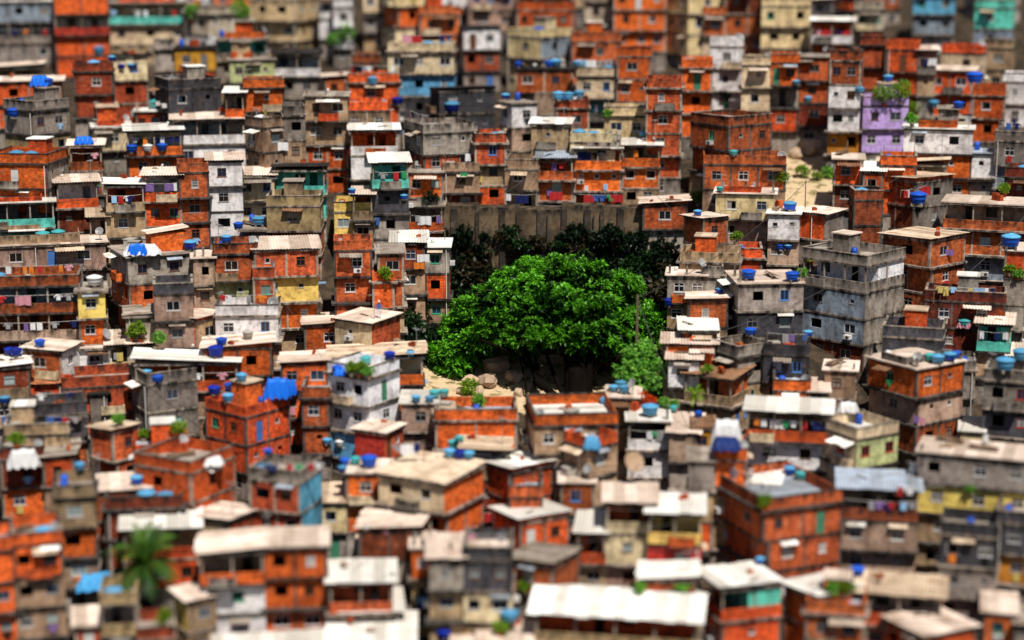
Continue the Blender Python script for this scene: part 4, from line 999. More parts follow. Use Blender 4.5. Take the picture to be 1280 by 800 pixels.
for h in HOUSES:                                     # and the ones scattered on the other flat roofs
    if h['rk'] in 'ps' and rng.random() < (.24 if h['d'] < 240 else .4):
        m = Matrix.Translation(h['ctr']) @ Matrix.Rotation(h['rot'], 4, 'Z')
        z = h['zt'] + (.015 if h['rk'] == 'p' else .142)
        if h['X1'] - h['X0'] < 2.6: continue
        col = rng.choices(list(TANKM), [36, 14, 26, 8, 12, 4])[0]; x = rng.uniform(h['X0'] + .9, h['X1'] - .9); y = h['Y0'] + (1.1 if h['rk'] == 's' else .9)
        for k in range(rng.choices((1, 2, 3), (5, 4, 1))[0]):
            xx = x + k * 1.55
            if xx > h['X1'] - .7: break
            up = .9 if h['rk'] == 'p' else 0
            p = m @ Vector((xx, y + .25 * (k % 2), z))
            tank(p, SHORTS[h['label']], col, rng.uniform(.8, 1.1))

# ------------------------------------------------------------------ washing
def wav(mb, pts, mat=0):
    mb.poly([(x, rng.uniform(-.05, .05), z) for x, z in pts], mat)
def garment_mesh(kind, col):
    mb = MB()
    if kind == 'shirt':
        wav(mb, [(-.24, -.72), (.24, -.72), (.25, -.2), (.48, -.38), (.55, -.2), (.26, 0), (-.26, 0), (-.55, -.2), (-.48, -.38), (-.25, -.2)])
    elif kind == 'trousers':
        wav(mb, [(-.24, 0), (-.26, -.95), (-.05, -.95), (0, -.3), (.05, -.95), (.26, -.95), (.24, 0)])
    elif kind == 'sheet':
        n = 8
        for k in range(n):
            a, b = -.8 + 1.6*k/n, -.8 + 1.6*(k+1)/n
            ya, yb = .07*math.sin(k*1.9), .07*math.sin((k+1)*1.9)
            mb.poly([(a, ya, -1.0 - .05*math.sin(k)), (b, yb, -1.0 - .05*math.sin(k+1)), (b, yb*.2, 0), (a, ya*.2, 0)])
    else:
        n = 4
        for k in range(n):
            a, b = -.3 + .6*k/n, -.3 + .6*(k+1)/n
            ya, yb = .05*math.sin(k*2.2), .05*math.sin((k+1)*2.2)
            mb.poly([(a, ya, -.85), (b, yb, -.85), (b, yb*.2, 0), (a, ya*.2, 0)])
    return mb.mesh('garment', [CLOTHM[col]])
GC = {}
def garment(kind, col, loc, rz, owner, s=1.0, where='drying at'):
    if (kind, col) not in GC: GC[(kind, col)] = garment_mesh(kind, col)
    t = thing(kind if kind != 'towel' else 'towel', '%s %s %s the %s' % (col, kind, where, owner), 'laundry', loc, rz, 'washing at the %s' % owner, GC[(kind, col)])
    t.scale = (s, s, s)
    return t
def line(a, b, owner, rz, poles=None, k=None, cols=None, kinds=None, dense=.62):
    L = (b - a).length
    n = 10; mb = MB()
    pts = [a.lerp(b, i/n) - Vector((0, 0, .10 * 4 * (i/n) * (1 - i/n))) for i in range(n + 1)]
    o0 = a
    mb.tube([p - o0 for p in pts], .015, 4)
    t = thing('clothesline', 'thin clothesline strung across the %s' % owner, 'clothesline', o0, 0, 'clotheslines at the %s' % owner)
    mb.build('cord', PVC, t)
    if poles:
        for p in (a, b):
            pm = MB(); pm.tube([p - o0 - Vector((0, 0, poles)), p - o0 + Vector((0, 0, .1))], .04, 6); pm.build('pole', WOOD, t)
    if k is None: k = max(2, min(9, int(L / .62)))
    cs = cols or rng.sample(list(CLOTH), 4) + ['white', 'white', 'navy', 'grey', rng.choice(['red', 'pink', 'pale blue'])]
    for i in range(k):
        if rng.random() > dense: continue
        f = (i + .5 + rng.uniform(-.42, .42)) / k
        p = a.lerp(b, f) - Vector((0, 0, .10 * 4 * f * (1 - f) + .01))
        kd = rng.choice(kinds or ['shirt', 'shirt', 'towel', 'trousers', 'towel', 'sheet'])
        garment(kd, rng.choice(cs), p, rz + rng.uniform(-.15, .15), owner, rng.uniform(.75, 1.0))
for root, lab, rot, ctr, xa, xb, y, z, sd_, d in LAUNDRY:
    m = Matrix.Translation(ctr) @ Matrix.Rotation(rot, 4, 'Z')
    line(m @ Vector((xa, y, z)), m @ Vector((xb, y, z)), SHORTS[lab], rot)
# lines seen on roofs: span, height of the cord and of the roof below
for x0, x1, y0, y1, yb, cols in ((1168, 1244, 357, 360, 372, ['white', 'yellow', 'white', 'navy', 'pale blue']), (488, 530, 556, 552, 580, None), (520, 556, 288, 288, 300, ['white']),
                                 (1126, 1158, 238, 232, 242, ['pink', 'red', 'white', 'blue']), (268, 330, 325, 328, 342, ['white', 'pink', 'white', 'green', 'blue']),
                                 (880, 900, 228, 227, 240, ['pink', 'white']), (1120, 1180, 608, 607, 625, ['white', 'red', 'green']), (590, 640, 640, 640, 655, None), (60, 110, 520, 520, 535, None),
                                 (330, 400, 580, 578, 596, None), (690, 730, 120, 120, 128, None), (455, 500, 655, 655, 668, None), (770, 810, 300, 300, 310, ['white'])):
    loc, r = place((x0 + x1) / 2, yb)
    d = (loc - CAM).dot(AX)
    a = CAM + ray(x0, y0) * d; b = CAM + ray(x1, y1) * d
    line(a, b, whose(r, loc) + ' roof', -math.atan2(loc.x, loc.y), poles=max(.8, (a.z + b.z) / 2 - loc.z), cols=cols)
for lab, pos, rr, ctr, rot in WINLAU:
    m = Matrix.Translation(ctr) @ Matrix.Rotation(rot, 4, 'Z'); p = m @ Vector(pos); q = Matrix.Rotation(rot + rr, 4, 'Z') @ Vector((0, -.2, 0))
    garment(rng.choice(['towel', 'shirt', 'towel']), rng.choice(list(CLOTH)), p + q, rot + rr, SHORTS[lab], .9, 'under a window of')
for x, y, col, kd, s in ((695, 240, 'red', 'sheet', .9), (687, 236, 'violet', 'towel', .9), (467, 272, 'blue', 'sheet', .8), (580, 216, 'green', 'sheet', .5), (600, 220, 'yellow', 'towel', .8), (352, 178, 'white', 'sheet', .9), (529, 318, 'white', 'sheet', .8), (524, 328, 'orange', 'sheet', .7),
                    (1153, 522, 'pink', 'towel', .9), (1146, 520, 'violet', 'towel', .8), (403, 352, 'pale blue', 'sheet', .5), (733, 232, 'white', 'towel', .7), (757, 230, 'pale blue', 'towel', .8), (1186, 312, 'violet', 'sheet', .6)):
    hit, loc, nor, _, ob, _ = cast(x, y)
    garment(kd, col, loc - ray(x, y).normalized() * .3, -math.atan2(loc.x, loc.y), whose(rootof(ob), loc), s, 'hung from')
for lab, pos, rr, ctr, rot in ACS:
    m = Matrix.Translation(ctr) @ Matrix.Rotation(rot, 4, 'Z') @ Matrix.Translation(pos) @ Matrix.Rotation(rr, 4, 'Z')
    t = thing('air_conditioner', 'boxy air conditioner on the %s' % SHORTS[lab], 'air conditioner', m @ Vector((0, -.36, -.55)), rot + rr, 'air conditioners on the %s' % SHORTS[lab])
    mb = MB(); mb.box(-.38, .38, -.25, .28, 0, .42); mb.build('casing', FRAME['w'], t)
    mb = MB(); mb.lathe([(.17, 0), (.15, .02), (0, .02)], 12); o = mb.build('fan_grille', DARKM, t); o.rotation_euler = (math.pi/2, 0, 0); o.location = (.1, -.255, .21)
    mb = MB(); mb.box(-.34, -.28, -.2, .28, -.06, -.001); mb.build('bracket', METAL, t); mb = MB(); mb.box(.28, .34, -.2, .28, -.06, -.001); mb.build('bracket', METAL, t)

# ------------------------------------------------------------------ dishes, antennas and odds and ends on the roofs
def dish(loc, owner, s=1.0, az=None, col=FRAME['a'], lab=None):
    t = thing('satellite_dish', lab or 'small pale satellite dish on the %s' % owner, 'satellite dish', loc, az if az is not None else rng.uniform(-1.2, 1.2)); t.scale = (s, s, s)
    mb = MB(); mb.tube([(0, 0, 0), (0, 0, .9)], .035, 6); mb.build('mast', METAL, t)
    mb = MB(); mb.lathe([(0, 0), (.2, .02), (.36, .07), (.45, .13), (.46, .125), (.36, .06), (0, -.02)], 18); o = mb.build('reflector', col, t, True); o.location = (0, -.08, .95); o.rotation_euler = (R(58), 0, 0)
    mb = MB(); mb.tube([(0, -.12, .75), (0, -.52, .98)], .018, 5); mb.tube([(0, -.50, .95), (0, -.58, 1.02)], .05, 6); mb.build('feed_arm', METAL, t)
def antenna(loc, owner):
    t = thing('television_antenna', 'thin television antenna on the %s' % owner, 'antenna', loc, rng.uniform(0, 3))
    hgt = rng.uniform(1.6, 3.0)
    mb = MB(); mb.tube([(0, 0, 0), (0, 0, hgt)], .03, 5); mb.build('mast', METAL, t)
    mb = MB(); mb.tube([(-.6, 0, hgt - .05), (.6, 0, hgt - .05)], .02, 5)
    for k in range(7): mb.tube([(-.55 + k*.18, -.35 + k*.025, hgt - .05), (-.55 + k*.18, .35 - k*.025, hgt - .05)], .012, 4)
    mb.build('aerial', METAL, t)
JC = {}
def junk_mesh(kind):
    if kind in JC: return JC[kind]
    mb = MB(); jr = random.Random(kind)
    if kind == 'brick_stack':
        for k in range(4):
            for i in range(5):
                if k == 3 and i > 2: continue
                mb.box(-.6 + i*.24 + jr.uniform(-.01, .01), -.38 + i*.24, -.25, .25, k*.2 + .001, k*.2 + .19)
        me = mb.mesh(kind, [FIN['b']])
    elif kind == 'rubble_pile':
        for k in range(26):
            a, r0 = jr.uniform(0, 6.28), jr.uniform(0, .9); s = jr.uniform(.08, .2); x, y = r0*math.cos(a), r0*math.sin(a)*.6
            z = max(0, .35*(1 - r0)) * jr.random()
            mb.box(x - s, x + s, y - s*.7, y + s*.7, z, z + s*1.2)
        me = mb.mesh(kind, [RUBBLE])
    elif kind == 'plank_pile':
        for k in range(7):
            a = jr.uniform(-.25, .25); c_, s_ = math.cos(a), math.sin(a); y0 = jr.uniform(-.3, .3); z = .06*k
            mb.poly([(-1.3*c_ + .1*s_, -1.3*s_ + y0 - .1, z), (1.3*c_ + .1*s_, 1.3*s_ + y0 - .1, z), (1.3*c_ - .1*s_, 1.3*s_ + y0 + .1, z), (-1.3*c_ - .1*s_, -1.3*s_ + y0 + .1, z)])
            mb.poly([(-1.3*c_ + .1*s_, -1.3*s_ + y0 - .1, z - .06), (1.3*c_ + .1*s_, 1.3*s_ + y0 - .1, z - .06), (1.3*c_ + .1*s_, 1.3*s_ + y0 - .1, z), (-1.3*c_ + .1*s_, -1.3*s_ + y0 - .1, z)])
        me = mb.mesh(kind, [WOOD])
    elif kind in ('plastic_barrel', 'bucket'):
        if kind == 'bucket': mb.lathe([(0, 0), (.16, 0), (.22, .38), (.20, .38), (.15, .05), (0, .05)], 12)
        else: mb.lathe([(0, 0), (.28, 0), (.30, .05), (.30, .28), (.33, .31), (.30, .34), (.30, .58), (.33, .61), (.30, .64), (.29, .9), (.1, .92), (0, .92)], 14)
        me = mb.mesh(kind, [TANKM['blue' if kind == 'plastic_barrel' else 'white']], True)
    elif kind == 'cement_box_tank':
        mb.box(-.6, .6, -.45, .45, 0, .7); mb.box(-.66, .66, -.51, .51, .702, .78)
        me = mb.mesh(kind, [TANKM['grey']])
    elif kind == 'plastic_chair':
        mb.box(-.22, .22, -.22, .22, .40, .44); mb.box(-.22, .22, .18, .22, .44, .85)
        for sx in (-.22, .17):
            for sy in (-.22, .17): mb.box(sx, sx + .05, sy, sy + .05, 0, .40)
        me = mb.mesh(kind, [FRAME['w']])
    JC[kind] = me; return me
JL = {'brick_stack': ('neat stack of hollow bricks', 'brick stack'), 'rubble_pile': ('heap of pale rubble', 'rubble pile'), 'plank_pile': ('pile of weathered planks', 'plank pile'),
      'plastic_barrel': ('ribbed blue plastic barrel', 'barrel'), 'bucket': ('white plastic bucket', 'bucket'), 'cement_box_tank': ('square cement water box', 'water box'), 'plastic_chair': ('white plastic chair', 'chair')}
def junk(kind, loc, owner, rz=None, s=1.0):
    me = junk_mesh(kind)
    t = thing(kind, '%s on the %s' % (JL[kind][0], owner), JL[kind][1], loc, rng.uniform(0, 6) if rz is None else rz, 'clutter on the %s' % owner, me); t.scale = (s, s, s)
for h in HOUSES:
    m = Matrix.Translation(h['ctr']) @ Matrix.Rotation(h['rot'], 4, 'Z')
    z = h['zt'] + (.015 if h['rk'] == 'p' else .142)
    X0, X1, Y0, Y1 = h['X0'], h['X1'], h['Y0'], h['Y1']; ow = SHORTS[h['label']]
    P = lambda x, y, zz=0: m @ Vector((x, y, z + zz))
    if X1 - X0 < 2.4: continue
    if h['rk'] in 'ps':
        back = Y0 + (Y1 - Y0) * .72
        spots = [(X0 + .8 + k * 1.5, yy) for k in range(int((X1 - X0 - 1) / 1.5)) for yy in ((Y0 + 1.9, Y0 + 3.6) if Y1 - Y0 > 4.6 else (Y0 + 1.9,))]
        rng.shuffle(spots)
        for sx, sy in spots[:rng.choice((0, 1, 2, 3)) if h['rk'] == 'p' else rng.choice((0, 1, 2, 4))]:
            k = rng.choices(list(JL), [4, 4, 4, 4, 2, 4, 2])[0]
            junk(k, P(sx, sy, .06 if k == 'plank_pile' else 0), ow)
        if rng.random() < .3: dish(P(X1 - .5, Y0 + .6), ow, rng.uniform(.8, 1.2))
        if rng.random() < .3: antenna(P(X0 + .5, Y0 + 1.2), ow)
        if rng.random() < .25 and h['rk'] == 'p' and X1 - X0 > 3.5:
            line(P(X0 + .3, Y0 + .7, 1.9), P(X1 - .3, Y0 + .7, 1.9), ow + ' roof', h['rot'], poles=1.9)
    if h['rk'] == 's' and rng.random() < .4 and X1 - X0 > 3:      # rods left standing for the next storey
        pass
for h in HOUSES:
    if h['zf'] is None or h['rk'] in 'dt' or h['X1'] - h['X0'] < 2.6: continue
    m = Matrix.Translation(h['ctr']) @ Matrix.Rotation(h['rot'], 4, 'Z')
    for _ in range(rng.choice((0, 1, 1, 2, 3))):
        x, y = rng.uniform(h['X0'] + .5, h['X1'] - .5), rng.uniform(h['Y0'] + .2, h['Y1'] - .5); k = rng.choice(['brick_stack', 'plank_pile', 'rubble_pile', 'brick_stack', 'bucket'])
        junk(k, m @ Vector((x, y, h['zf'](x, y) + .05)), SHORTS[h['label']], None, rng.uniform(.35, .7))
    if rng.random() < .22: antenna(m @ Vector((h['X1'] - .6, h['Y0'] + 1.2, h['zf'](h['X1'] - .6, h['Y0'] + 1.2))), SHORTS[h['label']])
dish(place(790, 590)[0], 'hall roof', 2.0, .5, plain('wire mesh dish', (.42, .28, .18), .7), 'wide tan mesh satellite dish by the white house with the dark laundry balcony')

# ------------------------------------------------------------------ foliage
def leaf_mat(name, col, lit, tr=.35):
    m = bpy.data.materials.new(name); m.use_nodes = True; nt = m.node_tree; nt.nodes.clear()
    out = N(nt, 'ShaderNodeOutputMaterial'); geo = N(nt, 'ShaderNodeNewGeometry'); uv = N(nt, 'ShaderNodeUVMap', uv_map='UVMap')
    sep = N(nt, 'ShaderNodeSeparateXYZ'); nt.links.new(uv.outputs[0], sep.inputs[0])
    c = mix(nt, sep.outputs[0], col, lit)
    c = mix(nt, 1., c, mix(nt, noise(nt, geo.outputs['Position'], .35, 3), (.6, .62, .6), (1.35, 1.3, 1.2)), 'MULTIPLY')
    d = N(nt, 'ShaderNodeBsdfPrincipled'); d.inputs['Roughness'].default_value = .42; d.inputs['Specular IOR Level'].default_value = .28; nt.links.new(c, d.inputs['Base Color'])
    t = N(nt, 'ShaderNodeBsdfTranslucent'); nt.links.new(mix(nt, 1., c, (1.3, 1.4, .5), 'MULTIPLY'), t.inputs[0])
    s = N(nt, 'ShaderNodeMixShader'); s.inputs[0].default_value = tr
    nt.links.new(d.outputs[0], s.inputs[1]); nt.links.new(t.outputs[0], s.inputs[2]); nt.links.new(s.outputs[0], out.inputs[0])
    return m
LEAF = leaf_mat('fig leaves', (.002, .022, .001), (.16, .53, .026), .2)  # from a painted shade tone to a sunlit green
LEAF2 = leaf_mat('soft leaves', (.06, .24, .03), (.34, .66, .12))
LEAFD = leaf_mat('scrub leaves darkened as shade', (.003, .009, .004), (.012, .030, .012), .15)  # near-black leaf colour stands in for the gully's deep shade
LEAFY = leaf_mat('lime leaves', (.09, .22, .012), (.34, .48, .05))
FLOW = leaf_mat('red flowers', (.55, .03, .01), (.80, .16, .02))
PALMM = leaf_mat('palm fronds', (.02, .07, .012), (.13, .26, .04))
BARK = plain('fig bark', (.008, .006, .005), 1.0, .0, 0, .5, 1.5)
def leaves(mb, p, nrm, k, L, wd, lr, bias=.55, light=None):
    n = Vector(nrm)
    for _ in range(k):
        d = (n * bias + Vector((lr.gauss(0, .6), lr.gauss(0, .6), lr.gauss(0, .45)))).normalized()
        s = d.cross(Vector((lr.gauss(0, .4), lr.gauss(0, .4), 1))).normalized()
        l = L * lr.uniform(.7, 1.25); q = Vector(p) + Vector((lr.gauss(0, .1), lr.gauss(0, .1), lr.gauss(0, .1))) * L
        v = min(1, max(0, (lr.random() if light is None else light + lr.uniform(-.25, .25))))
        mb.poly([q, q + d*l*.5 + s*wd*.5 - Vector((0, 0, l*.05)), q + d*l - Vector((0, 0, l*.18)), q + d*l*.5 - s*wd*.5 - Vector((0, 0, l*.05))], 0, [(v, 0)] * 4)
def crown(lobes, lr, density, L, wd, k=7, flat=.82, core=.3):
    """lobes: (centre, radius). leaf sprays over the shell of each, thinner sprays inside."""
    mb = MB()
    for c_, r in lobes:
        cnt = int(density * r * r)
        for _ in range(cnt):
            v = Vector((lr.gauss(0, 1), lr.gauss(0, 1), lr.gauss(0, 1))).normalized()
            if v.z < -.45 and lr.random() < .6: continue
            inner = lr.random() < core
            wob = 1 + .16 * math.sin(v.x*7 + c_.x) * math.sin(v.y*6 + c_.z) + .12 * math.sin(v.z*9 + c_.x*2)
            rr = r * wob * (lr.uniform(.35, .8) if inner else lr.uniform(.86, 1.08))
            p = c_ + Vector((v.x*rr, v.y*rr, v.z*rr*flat))
            # sprays already deep inside another lobe are never seen
            if any((p - c2).length < r2 * .62 and c2 is not c_ for c2, r2 in lobes) and lr.random() < .75: continue
            leaves(mb, p, v, k, L, wd, lr, light=lr.betavariate(1.3, 1.6))
    return mb
# the great fig tree
FB = ground(712, 497); FD = 190.6
fig = thing('fig_tree', 'huge spreading bright green tree alone in the hollow', 'tree', FB)
flr = random.Random(21)
def fl(px, py, r, dz): 
    d = FD + 3.4 + dz + (3.0 if px < 660 and py > 400 else 0); return (CAM + ray(px, py) * d - FB, r * d / FP)
lobes = [fl(*a) for a in ((695, 355, 38, 1), (655, 368, 36, -1), (735, 362, 40, 1), (620, 392, 36, 0), (770, 385, 40, 2), (690, 392, 46, -3), (640, 408, 40, -3), (740, 405, 46, -3), (590, 420, 32, 0),
         (800, 408, 33, 3), (672, 412, 30, -4), (718, 415, 32, -3), (765, 420, 32, -1), (572, 441, 28, 0), (608, 424, 24, -2), (556, 456, 19, 0), (578, 458, 15, -1), (785, 438, 24, 1), (700, 372, 40, 4), (640, 385, 38, 4), (757, 398, 44, 5), (600, 410, 30, 4),
         (815, 425, 20, 2), (672, 342, 22, 1), (716, 337, 20, 2), (546, 440, 14, 0), (780, 452, 14, 2), (820, 402, 20, 2), (822, 440, 15, 2), (606, 384, 30, 3), (582, 412, 27, 3), (640, 352, 24, 2), (775, 362, 26, 2))]
fb = MB()
small = []
for c_, r in lobes:
    for _ in range(int(6 + r * 4.0)):
        v = Vector((flr.gauss(0, 1), flr.gauss(0, 1) - .35, flr.gauss(0, .8) + .15)).normalized(); rs = flr.uniform(.55, 1.15)
        small.append((c_ + Vector((v.x, v.y, v.z * .85)) * (r - rs * .35), rs))
for c_, r in lobes:                       # inner leaves coloured near black, standing in for the shade inside the crown
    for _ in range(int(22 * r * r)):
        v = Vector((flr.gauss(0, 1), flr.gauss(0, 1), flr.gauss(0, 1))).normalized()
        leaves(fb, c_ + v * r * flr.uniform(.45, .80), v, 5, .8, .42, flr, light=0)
for c_, r in small:                       # clumps fanned over their upper side, sunlight painted as brighter leaves on top
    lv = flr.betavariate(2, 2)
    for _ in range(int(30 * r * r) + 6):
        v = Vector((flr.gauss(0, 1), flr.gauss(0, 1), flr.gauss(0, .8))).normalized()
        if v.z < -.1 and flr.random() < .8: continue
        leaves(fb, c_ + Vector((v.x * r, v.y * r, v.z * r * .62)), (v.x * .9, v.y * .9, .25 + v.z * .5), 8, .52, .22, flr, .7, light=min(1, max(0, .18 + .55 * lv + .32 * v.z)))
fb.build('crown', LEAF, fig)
tm = MB()
def px3(px, py, dz=0): return CAM + ray(px, py) * (FD + dz) - FB
tm.tube([px3(722, 503), px3(722, 490), px3(722, 470, -.3), px3(718, 445), px3(716, 415)], [1.5, 1.15, 1.0, .8, .5], 12)
tm.tube([px3(714, 500, .2), px3(713, 480), px3(712, 455), px3(705, 420)], [.8, .6, .55, .35], 10)
tm.tube([px3(732, 500, .1), px3(734, 480, .3), px3(738, 450), px3(752, 415)], [.8, .55, .5, .3], 10)
for pts, r in (([(698, 500), (688, 490), (672, 478), (664, 455), (655, 430)], .42), ([(664, 500), (668, 480), (672, 460), (665, 430)], .25), ([(706, 497), (698, 480), (690, 462), (682, 440)], .3), ([(658, 500), (657, 475), (650, 450)], .16), ([(740, 470), (770, 450), (790, 430)], .3),
               ([(716, 440), (690, 410), (650, 395)], .4), ([(718, 440), (745, 405), (770, 390)], .4), ([(680, 470), (640, 440), (600, 425)], .25), ([(712, 430), (705, 390), (698, 365)], .35)):
    tm.tube([px3(x, y, flr.uniform(-.8, .8)) for x, y in pts], [r * (1 - .5 * i / (len(pts) - 1)) for i in range(len(pts))], 8)
tm.build('trunk', BARK, fig, True)
def plant(name, lab, cat, base, lobes, mat, dens, L, wd, seed, k=6, stem=True, group=None, flowers=None):
    lr = random.Random(seed)
    t = thing(name, lab, cat, base, 0, group)
    crown(lobes, lr, dens, L, wd, k).build('crown', mat, t)
    if stem:
        mb = MB(); top = lobes[0][0]
        mb.tube([(0, 0, -.1), (top.x*.4, top.y*.4, top.z*.5), tuple(top)], [max(.04, lobes[0][1]*.09), max(.03, lobes[0][1]*.07), .02], 6); mb.build('trunk', BARK, t, True)
    return t
# the lighter tree beside it
sb = ground(800, 492, 183.6)
def sl_(px, py, r, dz=0): d = 183.6 + dz; return (CAM + ray(px, py) * d - sb, r * d / FP)
plant('tree', 'small soft green tree growing by the pole next to the huge tree', 'tree', sb, [sl_(802, 452, 20), sl_(783, 462, 15, -.5), sl_(815, 465, 15), sl_(800, 472, 20, -.6), sl_(808, 436, 13), sl_(785, 478, 12), sl_(816, 480, 11), sl_(793, 442, 12)], LEAF2, 95, .34, .2, 8, 7)
# scrub in the gully
protos = []
LEAFE = leaf_mat('green scrub leaves', (.005, .02, .005), (.03, .085, .022), .2); LEAFB = leaf_mat('dry scrub leaves', (.015, .013, .006), (.075, .06, .03), .2)
for i in range(4):
    lr = random.Random(40 + i); r = 1.0
    lb = [(Vector((lr.uniform(-.7, .7), lr.uniform(-.5, .5), lr.uniform(.4, 1.0))), lr.uniform(.5, .8)) for _ in range(4)]
    protos.append(crown(lb, lr, 85, .38, .2, 6).mesh('scrub_bush', [(LEAFD, LEAFD, LEAFE, LEAFB)[i]]))
brng = random.Random(77)
def scrub(px, py, s, d=None):
    b = ground(px, py, d)
    t = thing('scrub_bush', 'dark scrub bush on the steep gully slope around the huge tree', 'bush', b - Vector((0, 0, .2)), brng.uniform(0, 6), 'scrub bushes in the gully', brng.choice(protos)); t.scale = (s, s, s * brng.uniform(.8, 1.3))
for k in range(92):
    px, py = brng.uniform(556, 838), brng.uniform(316, 400)
    if px < 600 and py > 360 and brng.random() < .3: continue
    scrub(px, py, brng.uniform(.9, 2.0))
for k in range(30): scrub(brng.uniform(552, 800), brng.uniform(296, 316), brng.uniform(.5, 1.3), 206.8)
for k in range(42): scrub(brng.uniform(506, 566), brng.uniform(368, 448), brng.uniform(.7, 1.5))
for k in range(14): scrub(brng.uniform(790, 850), brng.uniform(395, 470), brng.uniform(.7, 1.3))
# boulders
BM = plain('pale boulder', (.50, .36, .25), .95, .1, .2, .45, 1.2)
def boulder(px, py, r, lab, seed):
    lr = random.Random(seed); mb = MB(); n = 18; m_ = 11
    off = [Vector((lr.gauss(0, 1), lr.gauss(0, 1), lr.gauss(0, 1))).normalized() for _ in range(16)]
    for j in range(m_ + 1):
        for i in range(n):
            a, b = 2*math.pi*i/n, math.pi*(j/m_ - .5)
            v = Vector((math.cos(a)*math.cos(b), math.sin(a)*math.cos(b), math.sin(b)))
            q = 1.0
            for o_ in off: q = min(q, .62 / max(.05, v.dot(o_)) if v.dot(o_) > .62 else 1)
            mb.v.append(tuple(Vector((v.x*1.2, v.y, v.z*.85)) * r * q * lr.uniform(.9, 1.08)))
    for j in range(m_):
        for i in range(n):
            mb.f.append((j*n + i, j*n + (i+1) % n, (j+1)*n + (i+1) % n, (j+1)*n + i)); mb.m.append(0); mb.uv += [(0, 0)] * 4
    b = ground(px, py); thing('boulder', lab, 'boulder', b + Vector((0, 0, r*.25)), lr.uniform(0, 3), 'boulders on the bare slope', mb.mesh('boulder', [BM]))
for i, (px, py, r, lab) in enumerate(((622, 462, 1.7, 'tall pale boulder under the lower branches of the huge tree'), (610, 480, 1.3, 'rounded boulder in front of the tall pale boulder'), (640, 474, 1.2, 'rounded boulder between the tall pale boulder and the trunk'),
        (588, 478, 1.0, 'boulder farthest from the trunk of the huge tree'), (598, 492, .8, 'low boulder at the foot of the sandy slope'), (648, 492, .7, 'small rock close to the thin stems of the huge tree'), (575, 490, .55, 'smallest rock on the bare sandy slope'),
        (1012, 190, 1.9, 'big grey-brown rock outcrop above the dirt clearing'), (995, 196, 1.2, 'rock at the side of the outcrop above the dirt clearing'))): boulder(px, py, r, lab, i + 3)
